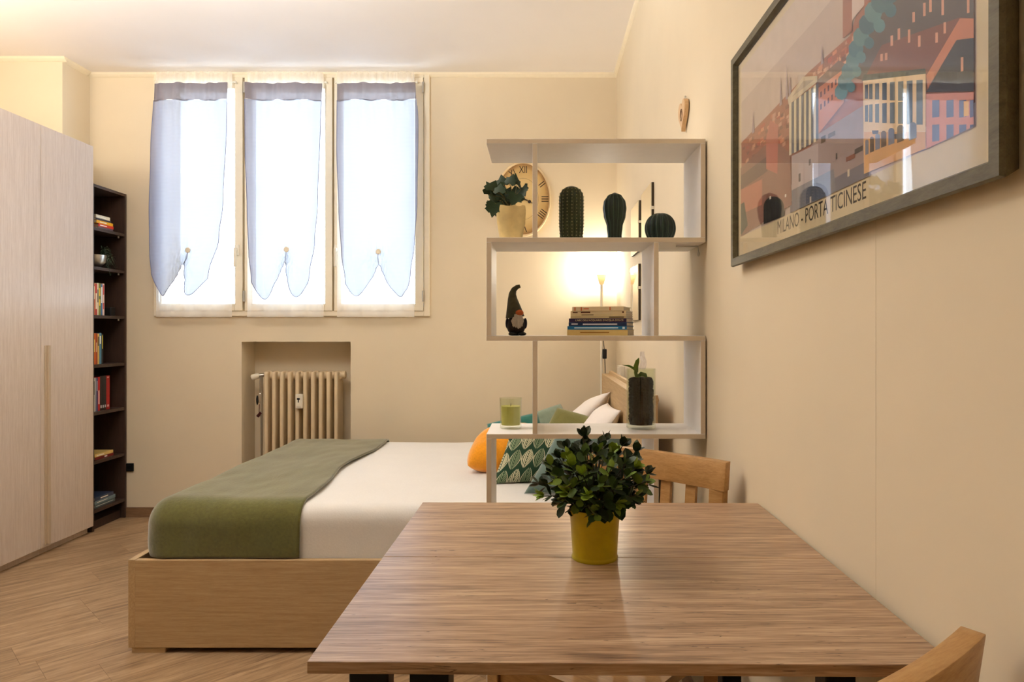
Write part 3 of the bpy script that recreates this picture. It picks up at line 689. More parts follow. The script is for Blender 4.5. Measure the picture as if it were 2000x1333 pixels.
def pillow(name, label, mat, w, h, t, loc, mat3, group=None, n=30, seed=0, pinch=0.10, cat='pillow', shear=0.0, rnd=0.0):
    mb = MB()
    def f(u, v, sgn):
        a, c = u * 2 - 1, v * 2 - 1
        th = ((1 - abs(a) ** 2.6) * (1 - abs(c) ** 2.6)); th = max(th, 0) ** 0.55
        x = a * w / 2 * (1 - pinch * (1 - abs(a)) * 0 - pinch * 0.5 * (1 - c * c) * abs(a) ** 3)
        y = c * h / 2 * (1 - pinch * 0.5 * (1 - a * a) * abs(c) ** 3)
        z = sgn * t / 2 * th
        z += th * 0.008 * noise.noise(Vector((a * 2 + seed, c * 2, sgn))) + th * 0.004 * noise.noise(Vector((a * 7 + seed, c * 5, sgn)))
        x, y = x * sqrt(1 - rnd * c * c / 2), y * sqrt(1 - rnd * a * a / 2)
        return (x + shear * y, y, z)
    mb.grid(n, n, lambda u, v: f(u, v, 1)); mb.grid(n, n, lambda u, v: f(u, v, -1), flip=True)
    o = weld(mb.build(name, mat, loc=(0, 0, 0))); o.matrix_world = Matrix.Translation(loc) @ mat3.to_4x4()
    tag(o, label, cat, group); return o
def frame3(xa, ya):
    """x axis along xa, y axis as near ya as possible"""
    x = Vector(xa).normalized(); y = Vector(ya); y = (y - x * y.dot(x)).normalized(); z = x.cross(y)
    return Matrix((x, y, z)).transposed()
GP = 'pillows and cushions piled against the headboard'
# white sleeping pillows lean on the slanted backrest
pillow('pillow', 'white pillow standing tall at the lamp end of the headboard', M_pillow, 0.50, 0.46, 0.13, Vector((0.190, 3.90, MZ + 0.120)), frame3((0.15, -1, 0.28), (0.66, 0.30, 0.62)), GP, seed=1)
pillow('pillow', 'white pillow leaning on the headboard behind the glass vase', M_pillow, 0.48, 0.38, 0.12, Vector((0.255, 3.40, MZ + 0.142)), frame3((0.03, -1, 0.03), (0.56, 0, 0.75)), GP, seed=2)
def cushion(label, mat, corner, psi, lean, w, h, t, shear=0.0, roll=0.0, seed=0, rnd=0.25):
    """corner = near bottom corner on the mattress; psi = yaw of the bottom edge; lean = angle from the vertical"""
    x = Vector((cos(psi), sin(psi), 0)); y = Vector((-sin(psi) * sin(lean), cos(psi) * sin(lean), cos(lean)))
    x2 = x * cos(roll) + y * sin(roll); y2 = y * cos(roll) - x * sin(roll)
    c = Vector(corner) + x * w / 2 + y * h / 2 + x * shear * h / 2
    pillow('cushion', label, mat, w, h, t, c, frame3(x2, y2), GP, seed=seed, cat='cushion', shear=shear, rnd=rnd)
cushion('sage grey-green cushion resting in front of the tall white pillow', M_sage, (-0.10, 3.70, MZ), 0.1, 0.55, 0.30, 0.27, 0.10, 0.0, 0.35, 3)
cushion('olive cushion between the sage cushion and the white pillow', M_olive, (0.005, 3.50, MZ), 0.1, 0.40, 0.28, 0.27, 0.10, 0.2, -0.30, 4)
cushion('dark teal cushion lying behind the green candle glass', M_teal, (-0.255, 3.56, MZ), 0.05, 0.35, 0.29, 0.23, 0.10, 0.0, 0.22, 5)
cushion('blue-grey plain cushion leaning behind the yellow pot plant', M_bluegrey, (-0.062, 2.825, MZ), -0.05, 0.46, 0.32, 0.30, 0.10, 0.50, 0.0, 6, 0.05)
cushion('green cushion with cream leaf print behind the shelf unit post', M_leafprint, (-0.205, 3.00, MZ), 0.20, 0.62, 0.35, 0.275, 0.11, 0.42, 0.0, 7, 0.05)
cushion('yellow velvet cushion outermost of the row on the bed', M_yellow, (-0.372, 3.19, MZ + 0.02), 0.15, 0.88, 0.36, 0.27, 0.18, 0.42, 0.0, 8, 0.75)

# ------------------------------------------------------------------ floor lamp in the corner
YLP = 4.375; xl = PX(1175, YLP)
lp = thing('floor_lamp', 'thin white torchiere floor lamp in the corner beyond the bed', 'floor lamp', (xl, YLP, 0))
zs = PZ(537, YLP)
MB().lathe([(0.115, 0), (0.115, 0.012), (0.10, 0.022), (0.016, 0.03), (0.010, 0.05)], 28, lp.location).build('base', M_white_plastic, lp, smooth=40)
MB().lathe([(0.0085, 0.03), (0.0085, zs - 0.055)], 12, lp.location).build('pole', M_white_plastic, lp, smooth=40)
MB().lathe([(0.010, zs - 0.062), (0.014, zs - 0.058), (0.032, zs), (0.030, zs), (0.013, zs - 0.052)], 24, lp.location, caps=False).build('shade', M_shade, lp, smooth=50)
MB().ellipsoid((xl, YLP, zs - 0.008), 0.018, 0.018, 0.016).build('bulb', M_bulb, lp, smooth=60)
cd = MB().tube([(xl + 0.006, YLP - 0.01, zs - 0.30), (xl + 0.010, YLP - 0.018, PZ(668, YLP)), (xl + 0.016, YLP - 0.02, PZ(684, YLP)), (xl + 0.020, YLP - 0.02, PZ(720, YLP)), (xl + 0.022, YLP - 0.02, PZ(760, YLP)), (xl + 0.018, YLP - 0.01, 0.30), (xl + 0.03, YLP - 0.01, 0.004)], 0.0028, 6)
co = cd.build('cord', M_black, lp, smooth=60)
MB().box(xl + 0.004, xl + 0.030, YLP - 0.030, YLP - 0.010, PZ(701, YLP), PZ(682, YLP)).build('switch', M_black, co, local=True, loc=lp.location, bevel=0.004)
light('corner_lamp_light', (xl, YLP, zs + 0.035), LAMP_CORNER, 0.02, lp, (1.0, 0.91, 0.76))

# ------------------------------------------------------------------ oval wall clock
ck = thing('wall_clock', 'oval antique-style wall clock with roman numerals', 'clock', (PX(1022, YB), YB, PZ(390, YB)))
kx, kz = PX(1022, YB), PZ(390, YB); ra, rb = 54 / F * YB, 73.5 / F * YB
def oval(r0, y, n=56): return [(kx + ra * r0 * cos(2 * pi * i / n), y, kz + rb * r0 * sin(2 * pi * i / n)) for i in range(n)]
rm = MB(); n = 56
rings = [oval(1.0, YB), oval(1.0, YB - 0.026), oval(0.985, YB - 0.034), oval(0.955, YB - 0.030), oval(0.94, YB - 0.018)]
vs = [p for r in rings for p in r]; rm.add(vs, [(j * n + i, j * n + (i + 1) % n, (j + 1) * n + (i + 1) % n, (j + 1) * n + i) for j in range(4) for i in range(n)])
rm.build('rim', plain('clock_rim', (226, 204, 164), 0.4), ck, smooth=50)
def clockface():
    t = NT('clock_paper'); v = t.coord(); gr = t.n('ShaderNodeVectorMath', operation='LENGTH')
    mp = t.coord(scale=(1 / ra, 0.0, 1 / rb)); t.l(mp, gr.inputs[0])
    f = t.m1('ADD', gr.outputs['Value'], t.m1('MULTIPLY', t.m1('SUBTRACT', t.noise(v, 14, 5), 0.5), 0.35))
    return t.base(t.ramp(f, [(0.45, lin((214, 188, 132))), (0.8, lin((200, 166, 108))), (0.98, lin((140, 100, 58)))]), 0.7)
fc = MB(); fc.add([(kx, YB - 0.018, kz)] + oval(0.945, YB - 0.018), [(0, 1 + i, 1 + (i + 1) % n) for i in range(n)]); fc.build('face', clockface(), ck)
M_ink = plain('clock_ink', (46, 32, 22), 0.7)
for h, rn in enumerate(['XII', 'I', 'II', 'III', 'IIII', 'V', 'VI', 'VII', 'VIII', 'IX', 'X', 'XI']):
    a = h * pi / 6; vs, fs = text_mb(rn, 0.058, None)
    w = max(v.x for v in vs) - min(v.x for v in vs); sc = 0.78 if w > 0.05 else 1.0
    cxp, czp = kx + 0.77 * ra * sin(a), kz + 0.77 * rb * cos(a)
    ang = math.atan2(0.77 * ra * sin(a), 0.77 * rb * cos(a))
    pts = []
    for v in vs:
        x, z = v.x * sc, v.y * 1.15
        pts.append((cxp + x * cos(ang) + z * sin(ang), YB - 0.0186, czp - x * sin(ang) + z * cos(ang)))
    MB().add(pts, fs).build('numeral', M_ink, ck, fix=False)
rr = MB(); r1, r2 = oval(0.55, YB - 0.0185), oval(0.545, YB - 0.0185); rr.add(r1 + r2, [(i, (i + 1) % n, n + (i + 1) % n, n + i) for i in range(n)]); rr.build('inner_ring', M_ink, ck, fix=False)
def hand(name, tipx, tipz, w, disc):
    d = Vector((tipx - kx, 0, tipz - kz)); L = d.length; d.normalize(); s_ = Vector((-d.z, 0, d.x)); c0 = Vector((kx, YB - 0.024, kz)); hm = MB()
    for y0, y1 in ((0, 0.0015),):
        pl_ = [c0 - d * 0.03 + s_ * w, c0 + d * L * 0.8 + s_ * w * 0.5, c0 + d * L, c0 + d * L * 0.8 - s_ * w * 0.5, c0 - d * 0.03 - s_ * w]
        pl2 = [p + Vector((0, -0.0015, 0)) for p in pl_]; k = len(pl_)
        hm.add(pl_ + pl2, [tuple(range(k)), tuple(range(2 * k - 1, k - 1, -1))] + [(i, (i + 1) % k, k + (i + 1) % k, k + i) for i in range(k)])
    q = c0 + d * L * disc; hm.add([q + Vector((0.011 * cos(2 * pi * i / 14), -0.002, 0.011 * sin(2 * pi * i / 14))) for i in range(14)], [tuple(range(14))])
    hm.build(name, M_ink, ck)
hand('hour_hand', PX(1044, YB), PZ(400, YB), 0.003, 0.55); hand('minute_hand', PX(982, YB), PZ(378, YB), 0.0025, 0.6)
ho = MB().lathe([(0.010, 0), (0.010, 0.004)], 16).build('hub', M_ink, ck, local=True, smooth=40); ho.rotation_euler = (pi / 2, 0, 0); ho.location = (0, -0.023, 0)

# ------------------------------------------------------------------ mirror tiles, heart, wall socket above the headboard
M_mirror = NT('mirror_silver').base(lin((236, 236, 230)), 0.03, 1.0)
MT = [(3.035, 3.32, 1.590, 1.852, 'square mirror tile hung highest and towards the dining table'),
      (3.415, 3.70, 1.597, 1.845, 'square mirror tile next to the highest one, above the lower mirror'),
      (3.430, 3.705, 1.257, 1.535, 'square mirror tile hung lowest, above the bed headboard')]
for y0, y1, z0, z1, lab in MT:
    t = thing('wall_mirror', lab, 'mirror', (XR - 0.007, (y0 + y1) / 2, z0), group='mirror tiles above the bed')
    MB().box(XR - 0.012, XR - 0.0005, y0, y1, z0, z1).build('backing', plain('mirror_edge', (58, 46, 30), 0.5), t, bevel=0.001)
    MB().box(XR - 0.0145, XR - 0.012, y0 + 0.001, y1 - 0.001, z0 + 0.001, z1 - 0.001).build('mirror_glass', M_mirror, t)
    MB().box(XR - 0.017, XR - 0.001, y0 - 0.003, y0 + 0.006, z0 + 0.55 * (z1 - z0), z0 + 0.60 * (z1 - z0)).build('clip', M_white_plastic, t)
hy, hz = 2.372, 1.942
ht = thing('wall_heart', 'small wooden heart hanging on the wall above the shelf unit', 'heart', (XR - 0.008, hy, 1.885))
hp = []
for i in range(40):
    t = 2 * pi * i / 40; hp.append((hy - 0.0034 * 16 * sin(t) ** 3, hz + 0.0034 * (13 * cos(t) - 5 * cos(2 * t) - 2 * cos(3 * t) - cos(4 * t)) * 1.05))
MB().prism(hp, 'x', XR - 0.018, XR - 0.004).build('body', wood('heart_wood', [(196, 158, 112), (222, 188, 146)], (20, 20, 3), 5), ht, bevel=0.0015)
en = MB()
for i in range(14):
    a = 2 * pi * i / 14; a2 = 2 * pi * (i + 1) / 14
    en.tube([(XR - 0.0185, hy + 0.017 * sin(a), hz - 0.004 + 0.020 * cos(a)), (XR - 0.0185, hy + 0.017 * sin(a2), hz - 0.004 + 0.020 * cos(a2))], 0.0012, 4)
en.tube([(XR - 0.0185, hy - 0.014, hz - 0.01), (XR - 0.0185, hy, hz + 0.016), (XR - 0.0185, hy + 0.014, hz - 0.01)], 0.0012, 4)
en.build('engraving', plain('burnt_line', (92, 60, 34)), ht)
MB().tube([(XR - 0.010, hy, hz + 0.025), (XR - 0.006, hy + 0.004, hz + 0.052), (XR - 0.003, hy + 0.002, hz + 0.060)], 0.0012, 5).lathe([(0.003, 0), (0.003, 0.004)], 8, (XR - 0.004, hy + 0.002, hz + 0.058)).build('hook', M_steel, ht)
sk = thing('wall_switch', 'white switch plate on the wall just above the headboard', 'switch', (XR - 0.006, 4.18, PZ(738, 4.2)))
MB().box(XR - 0.030, XR, 4.06, 4.20, PZ(735, 4.2), PZ(713, 4.2)).build('plate', M_white_plastic, sk, bevel=0.004)
MB().box(XR - 0.034, XR - 0.029, 4.08, 4.12, PZ(731, 4.2), PZ(717, 4.2)).box(XR - 0.034, XR - 0.029, 4.13, 4.17, PZ(731, 4.2), PZ(717, 4.2)).build('rocker', M_white_plastic, sk, bevel=0.002)

# ------------------------------------------------------------------ zig-zag shelf unit
YU0, YU1 = 2.08, 2.324
un = thing('shelf_unit', 'white zig-zag open shelf unit standing between table and bed', 'shelf unit', (PX(1164, YU0), (YU0 + YU1) / 2, 0))
ux0, ux1 = PX(950, YU0), PX(1378, YU0)
step = 193 / F * YU0; zt = [PZ(271, YU0), PZ(464, YU0), PZ(656.5, YU0), PZ(848.3, YU0)]; zt += [zt[3] - step, zt[3] - 2 * step, 0.016]
TB2 = 0.0145
def sboard(name, x0, x1, z0, z1, parent=un):
    o = MB().box(x0, x1, YU0, YU1, z0, z1); o.mi = [0, 0, 1, 0, 0, 0]
    if name == 'upright': o.mi = [0, 0, 1, 0, 0, 0]
    return o.build(name, [M_shelf, M_shelfedge], parent, bevel=0.0008)
for z in zt: sboard('shelf_board', ux0, ux1, z - TB2, z)
PXL, PXR, PIL, PIR = (950, 960), (1368.5, 1378), (1040, 1049.5), (1277, 1286.5)
for lv in range(6):
    zz0, zz1 = zt[lv + 1], zt[lv] - TB2
    for a in ((PIL, PXR) if lv % 2 == 0 else (PXL, PIR)):
        sboard('upright', PX(a[0], YU0), PX(a[1], YU0), zz0, zz1)
MB().tube([(PX(1320, 2.16), 2.16, zt[1] - TB2 - 0.003), (PX(1363, 2.16), 2.16, zt[1] - TB2 - 0.003), (PX(1364, 2.16), 2.16, zt[1] - TB2 - 0.02)], 0.0022, 6).ellipsoid((PX(1364, 2.16), 2.16, zt[1] - TB2 - 0.026), 0.004, 0.004, 0.008, 8, 6).build('wall_bracket', M_steel, un)

# --- things on the shelf unit
YO = 2.20
def ribbed(name, label, prof, ribs, amp, x, y, z, col, spots=False, n=96, rcol=(70, 92, 70)):
    t = thing(name, label, 'ornament', (x, y, z), group='ceramic cactus ornaments')
    mb = MB(); nn = n; m = len(prof); vs = []; fs = []
    for r, zz in prof:
        for i in range(nn):
            a = 2 * pi * i / nn; k = r * (1 - amp + amp * abs(cos(a * ribs / 2)) ** 0.7)
            vs.append((x + k * cos(a), y + k * sin(a), z + zz))
    for j in range(m - 1):
        for i in range(nn): fs.append((j * nn + i, j * nn + (i + 1) % nn, (j + 1) * nn + (i + 1) % nn, (j + 1) * nn + i))
    fs.append(tuple(range(nn - 1, -1, -1))); fs.append(tuple((m - 1) * nn + i for i in range(nn)))
    mb.add(vs, fs).build('body', plain('glaze_' + name, col, 0.35, var=0.2, scale=40), t, smooth=50)
    ln = MB()
    if spots:
        for q in range(ribs):
            a = 2 * pi * q / ribs
            for zz in [0.008 + 0.0105 * k for k in range(17)]:
                r = interp([(p[1], p[0]) for p in prof], zz)
                if zz < prof[-1][1] - 0.004: ln.ellipsoid((x + r * cos(a), y + r * sin(a), z + zz), 0.0022, 0.0022, 0.0018, 6, 4)
        ln.build('spine_dots', plain('cactus_dots', (142, 140, 100), 0.5), t, kind='stuff')
    else:
        for q in range(ribs):
            a = 2 * pi * q / ribs; ln.tube([(x + r * 1.004 * cos(a), y + r * 1.004 * sin(a), z + zz) for r, zz in prof[:-1]], 0.0007, 4)
        ln.build('rib_lines', plain('rib_line_glaze', rcol, 0.4), t)
def prof_from(tab, zmax, n=22):
    return [(max(0.001, interp(tab, zmax * (1 - (1 - i / n) ** 1.6))), zmax * (1 - (1 - i / n) ** 1.6)) for i in range(n + 1)]
zs2 = zt[1]
pr = [(0.034 + 0.0045 * min(1, z / 0.05), z) for z in [0.14 * i / 12 for i in range(13)]] + [(0.0385 * cos(a), 0.14 + 0.038 * sin(a)) for a in [pi / 2 * i / 9 for i in range(1, 10)]]
pr[-1] = (0.001, pr[-1][1]); ribbed('tall_cactus', 'tall dotted dark green ceramic cactus on the shelf unit', pr, 16, 0.09, PX(1116, YO), YO, zs2, (52, 62, 36), True)
tab = [(0, 0.025), (0.02, 0.0215), (0.05, 0.0245), (0.085, 0.034), (0.108, 0.0368), (0.128, 0.034), (0.145, 0.024), (0.154, 0.012), (0.158, 0.001)]
ribbed('bulb_cactus', 'pear-shaped dark green ceramic cactus with narrow foot', [(interp(tab, 0.158 * i / 30), 0.158 * i / 30) for i in range(31)], 14, 0.07, PX(1200.5, YO), YO, zs2, (30, 46, 36))
ribbed('round_cactus', 'squat round dark green ceramic cactus', [(max(0.001, 0.0485 * max(0, sin(pi * (0.13 + 0.87 * i / 24))) ** 0.85), 0.092 * (1 - cos(pi * (0.13 + 0.87 * i / 24)) - 0.082) / 1.918) for i in range(25)], 16, 0.08, PX(1289.5, YO), YO, zs2, (28, 44, 36))

# ivy in a rough stone-coloured pot
ix, iy = PX(998, YO), YO
iv = thing('ivy_pot', 'ivy plant in a rough cream stone pot on the shelf unit', 'potted plant', (ix, iy, zs2))
po = MB().lathe([(0.033, 0), (0.037, 0.02), (0.044, 0.06), (0.047, 0.10), (0.046, 0.112), (0.042, 0.112), (0.041, 0.095), (0.002, 0.09)], 30, (ix, iy, zs2))
for v in po.v:
    d = Vector((v.x - ix, v.y - iy, 0)); k = noise.noise(Vector((v.x * 40, v.y * 40, v.z * 30))) * 0.05
    v.x += d.x * k; v.y += d.y * k
    if v.z > zs2 + 0.10: v.z += 0.008 * noise.noise(Vector((v.x * 60, v.y * 60, 1)))
po.build('pot', plain('rough_stone', (196, 172, 116), 0.9, var=0.18, scale=18, bump=0.4), iv, smooth=50)
MB().lathe([(0.001, 0.096), (0.041, 0.093)], 20, (ix, iy, zs2), caps=False).build('soil', plain('soil', (40, 30, 22), 0.95, var=0.4), iv)
M_ivy = plain('ivy_leaf', (38, 58, 30), 0.6, var=0.45, scale=45)
il = [(0, 0), (0.35, -0.18), (0.62, 0.02), (0.5, 0.25), (0.62, 0.5), (0.32, 0.52), (0, 1.0), (-0.32, 0.52), (-0.62, 0.5), (-0.5, 0.25), (-0.62, 0.02), (-0.35, -0.18)]
lm = MB(); lm.add([(0, 0.35, 0.05)] + [(x, y, -0.12 * abs(x) - 0.10 * max(0, y - 0.4)) for x, y in il], [(0, 1 + i, 1 + (i + 1) % 12) for i in range(12)])
lproto = lm.build('leaf', M_ivy, iv, local=True, smooth=60, fix=False)
rs = random.Random(5); stm = MB(); ivspots = [(955, 380, .1), (962, 392, .3), (972, 362, 0), (985, 372, .2), (995, 358, -.1), (1010, 360, .2), (1018, 370, 0), (1008, 380, -.3), (978, 390, .4), (968, 406, .5), (985, 402, .3), (962, 415, .2), (992, 392, -.2), (1022, 366, .3), (975, 375, -.4), (1000, 370, .6), (960, 372, -.3), (982, 360, .5), (967, 398, -.5), (990, 382, 0.7), (958, 404, .6), (1012, 390, .5)]
for k, (x, y, dy) in enumerate(ivspots):
    p = P(x, y, YO + dy * 0.06); o = lproto if k == 0 else copyobj(lproto, iv)
    o.location = p - iv.location; s_ = rs.uniform(0.032, 0.046); o.scale = (s_, s_, s_)
    o.rotation_euler = (rs.uniform(1.1, 2.3) + pi * (rs.random() < 0.5), rs.uniform(-0.5, 0.5), rs.uniform(-1.0, 1.0))
    b0 = Vector((ix + rs.uniform(-.012, .012), iy + rs.uniform(-.012, .012), zs2 + 0.092)); mid = (b0 + p) / 2 + Vector((0, 0, 0.02))
    stm.tube([b0, mid, p], 0.0011, 5)
stm.build('stems', plain('ivy_stem', (90, 84, 40)), iv)

# gnome
z3 = zt[2]; gx, gy = PX(1008, YO), YO
gn = thing('gnome_figure', 'felt gnome figure with tall bent hat and white beard', 'figurine', (gx, gy, z3))
def gz(y): return PZ(y, YO)
def gp(x, y, d=0.0): return Vector((PX(x, YO), YO + d, PZ(y, YO)))
MB().ellipsoid(gp(1008, 636), 0.030, 0.026, 0.034, 20, 12).build('body', cloth('gnome_dark_felt', (40, 28, 26), 120, 0.3), gn, smooth=60)
M_hat = cloth('gnome_hat_tweed', (70, 68, 50), 60, 0.55, bump=0.6)
MB().tube([gp(1006, 620), gp(1005, 612), gp(1003, 598), gp(1001, 584), gp(1001, 574), gp(1004, 566), gp(1010, 561), gp(1016, 559)], [0.030, 0.027, 0.021, 0.015, 0.0115, 0.009, 0.0072, 0.0052], 16).build('hat', M_hat, gn, smooth=60)
MB().ellipsoid(gp(1015, 612, -0.024), 0.013, 0.010, 0.010, 14, 10).build('nose', plain('gnome_nose', (176, 84, 30), 0.7), gn, smooth=60)
br = MB(); rs = random.Random(2)
for k in range(26):
    u = (k / 25 - 0.5) * 2; x = 1011 + u * 10
    br.tube([gp(1012 + u * 5, 615, -0.026), gp(x + rs.uniform(-1, 1), 628, -0.034 + 0.010 * u * u), gp(x + rs.uniform(-1.5, 1.5), 640 + rs.uniform(-1, 3) - 5 * u * u, -0.032 + 0.010 * u * u)], [0.004, 0.0042, 0.001], 6)
br.build('beard', cloth('gnome_beard_wool', (176, 164, 148), 200, 0.15), gn, smooth=60)
for x in (1002, 1020): 
    MB().ellipsoid(gp(x, 652.4, -0.022), 0.014, 0.018, 0.0062, 14, 8).build('shoe', M_black, gn, smooth=60)
for x in (991, 1026): MB().ellipsoid(gp(x, 632, -0.004), 0.006, 0.007, 0.017, 10, 8).build('arm', cloth('gnome_arm_felt%d' % x, (34, 26, 40), 120, 0.3), gn, smooth=60)

# stacked books on the shelf unit, turned a little
BKS = [(1105, 1226, 644, 656, (206, 178, 110), 'cream-yellow book at the bottom of the shelf unit stack', ((0.22, 0.70, 0.45, 0.62),), None, (150, 104, 40)),
       (1105.5, 1224, 637, 644, (26, 106, 152), 'bright blue book second from the bottom of the stack', ((0.12, 0.86, 0.35, 0.65), (0.93, 0.97, 0.2, 0.8)), None, (210, 226, 230)),
       (1108, 1224, 629.5, 637, (22, 42, 78), 'dark blue book under the purple one in the stack', ((0.25, 0.84, 0.3, 0.66), (0.05, 0.16, 0.4, 0.7)), None, (206, 200, 204)),
       (1108.5, 1223.5, 621.7, 629.5, (44, 22, 60), 'purple book with yellow and white spine title', (), ("L'ABC DELL'ACQUARIO D'ACQUA DOLCE", 0.62, 0.150, 0.006, (222, 204, 150)), (240, 235, 225)),
       (1112, 1223, 617, 621.7, (190, 172, 130), 'slim beige book lying on the purple one', ((0.70, 0.96, 0.2, 0.7),), None, (96, 80, 50)),
       (1112, 1223, 613, 617, (214, 196, 150), 'slim pale book third from the top of the stack', ((0.2, 0.42, 0.3, 0.7),), None, (80, 66, 44)),
       (1112, 1223, 607, 613, (222, 204, 164), 'cream book with dark brown spine title, second from the top', ((0.04, 0.13, 0.3, 0.7), (0.19, 0.36, 0.25, 0.75), (0.93, 0.96, 0.2, 0.8)), None, (86, 44, 26)),
       (1115.5, 1218, 598.6, 607, (224, 206, 168), 'cream book with orange spine bars on top of the stack', ((0.045, 0.065, 0.05, 0.9), (0.17, 0.19, 0.05, 0.9), (0.225, 0.33, 0.4, 0.6), (0.73, 0.75, 0.1, 0.9)), None, (204, 84, 30))]
th = radians(-17); zz = zt[2] + 0.0004
for x0, x1, ya, yb, col, lab, mk, ti, mc in BKS:
    Yr = 2.115; Xr = PX(x1, Yr); t_ = (yb - ya) / F * Yr * 0.985; L = 0.186 * (x1 - x0) / 118.5
    u = Vector((cos(th), sin(th), 0)); c0 = Vector((Xr, Yr, zz)) - u * L / 2
    # near left corner must stay on the board
    book(lab, L, 0.130, t_, col, c0, Matrix.Rotation(th, 4, 'Z'), 'books stacked on the shelf unit', mk, ti, mc); zz += t_ + 0.0002

# candle glass
z4 = zt[3]; cx_, cy_ = PX(997.5, YO), YO
cn = thing('candle_glass', 'green candle in a clear green tumbler on the shelf unit', 'candle', (cx_, cy_, z4))
hh = 60 / F * YO; ro = 0.0348
MB().lathe([(0.029, 0), (ro - 0.001, 0.004), (ro - 0.002, 0.03), (ro - 0.001, 0.05), (ro + 0.001, hh), (ro - 0.001, hh), (ro - 0.004, 0.05), (ro - 0.005, 0.012), (0.001, 0.010)], 36, (cx_, cy_, z4), caps=False).build('tumbler', M_candleglass, cn, smooth=50)
t_ = translucent('candle_wax', (206, 200, 112), 0.25)
MB().lathe([(0.001, 0.0105), (ro - 0.0058, 0.0125), (ro - 0.0052, 0.050), (ro - 0.0046, 0.071), (0.004, 0.070), (0.001, 0.070)], 30, (cx_, cy_, z4)).build('wax', t_, cn, smooth=50)
MB().tube([(cx_, cy_, z4 + 0.069), (cx_ + 0.001, cy_, z4 + 0.079)], 0.0010, 6).build('wick', plain('wick', (60, 50, 40)), cn)

# glass vase with dark bark and an orchid shoot
vx, vy = PX(1252, YO), YO; vr = 28.3 / F * YO; vh = 117 / F * YO
va = thing('glass_vase', 'tall clear glass cylinder vase filled with dark bark and a green shoot', 'vase', (vx, vy, z4))
MB().lathe([(vr - 0.006, 0), (vr, 0.004), (vr, vh), (vr - 0.003, vh), (vr - 0.0035, 0.014), (0.001, 0.012)], 40, (vx, vy, z4), caps=False).build('cylinder', M_vaseglass, va, smooth=50)
M_bark = plain('bark', (25, 21, 15), 0.85, var=0.5, scale=60, bump=0.5)
co = MB().lathe([(0.001, 0.0125), (vr - 0.010, 0.014), (vr - 0.009, 0.10), (vr - 0.010, 0.148), (vr - 0.018, 0.158), (0.001, 0.155)], 24, (vx, vy, z4)); co.build('bark_core', M_bark, va, smooth=50)
rs = random.Random(4); pb = MB()
for k in range(420):
    a = rs.uniform(0, 2 * pi); zz = rs.uniform(0.018, 0.156); r = vr - 0.0105
    s1, s2, s3 = (rs.uniform(0.003, 0.0055) for _ in range(3)); pb.ellipsoid((vx + r * cos(a), vy + r * sin(a), z4 + zz), s1, s2, s3, 6, 4)
for k in range(70):
    a = rs.uniform(0, 2 * pi); r = (vr - 0.016) * sqrt(rs.random()); pb.ellipsoid((vx + r * cos(a), vy + r * sin(a), z4 + 0.158), 0.006, 0.006, 0.004, 6, 4)
pb.build('bark_chips', M_bark, va, kind='stuff')
M_shoot = plain('orchid_leaf', (98, 132, 44), 0.4, var=0.2)
def blade(name, pts, w, parent, mat):
    mb = MB(); pts = [Vector(p) for p in pts]; n_ = len(pts); vs = []
    for i, p in enumerate(pts):
        t = i / (n_ - 1); ww = w * (sin(pi * min(1, 0.15 + t * 0.85)) ** 0.8 if t < 1 else 0.05)
        d = (pts[min(i + 1, n_ - 1)] - pts[max(i - 1, 0)]).normalized(); s_ = d.cross(Vector((0, 1, 0.15))).normalized()
        vs += [p - s_ * ww, p + Vector((0, ww * 0.35, 0)), p + s_ * ww]
    mb.add(vs, [q for i in range(n_ - 1) for q in ((i * 3, i * 3 + 1, i * 3 + 4, i * 3 + 3), (i * 3 + 1, i * 3 + 2, i * 3 + 5, i * 3 + 4))])
    o = mb.build(name, mat, parent, smooth=60, fix=False); md = o.modifiers.new('thickness', 'SOLIDIFY'); md.thickness = 0.0012; return o
blade('leaf', [P(1244, 728, YO), P(1242, 716, YO), P(1245, 706, YO), P(1248, 699, YO)], 0.008, va, M_shoot)
blade('leaf', [P(1244, 727, YO), P(1236, 719, YO), P(1228, 715, YO), P(1215, 713, YO)], 0.004, va, M_shoot)
blade('leaf', [P(1246, 735, YO), P(1252, 731, YO), P(1260, 733, YO), P(1266, 742, YO)], 0.008, va, M_shoot)
blade('leaf', [P(1246, 742, YO), P(1243, 734, YO), P(1241, 727, YO), P(1240, 718, YO)], 0.006, va, M_shoot)
MB().grid(6, 8, lambda u, v: P(1247 + u * 8 + v * 9 + 3 * sin(v * 5), 722 - v * 35, YO + 0.012 * sin(u * 4 + v * 3)) + Vector((0.012 * u * (1 - v) - 0.004, 0, 0))).build('plastic_sleeve', M_film, va, smooth=60, fix=False)

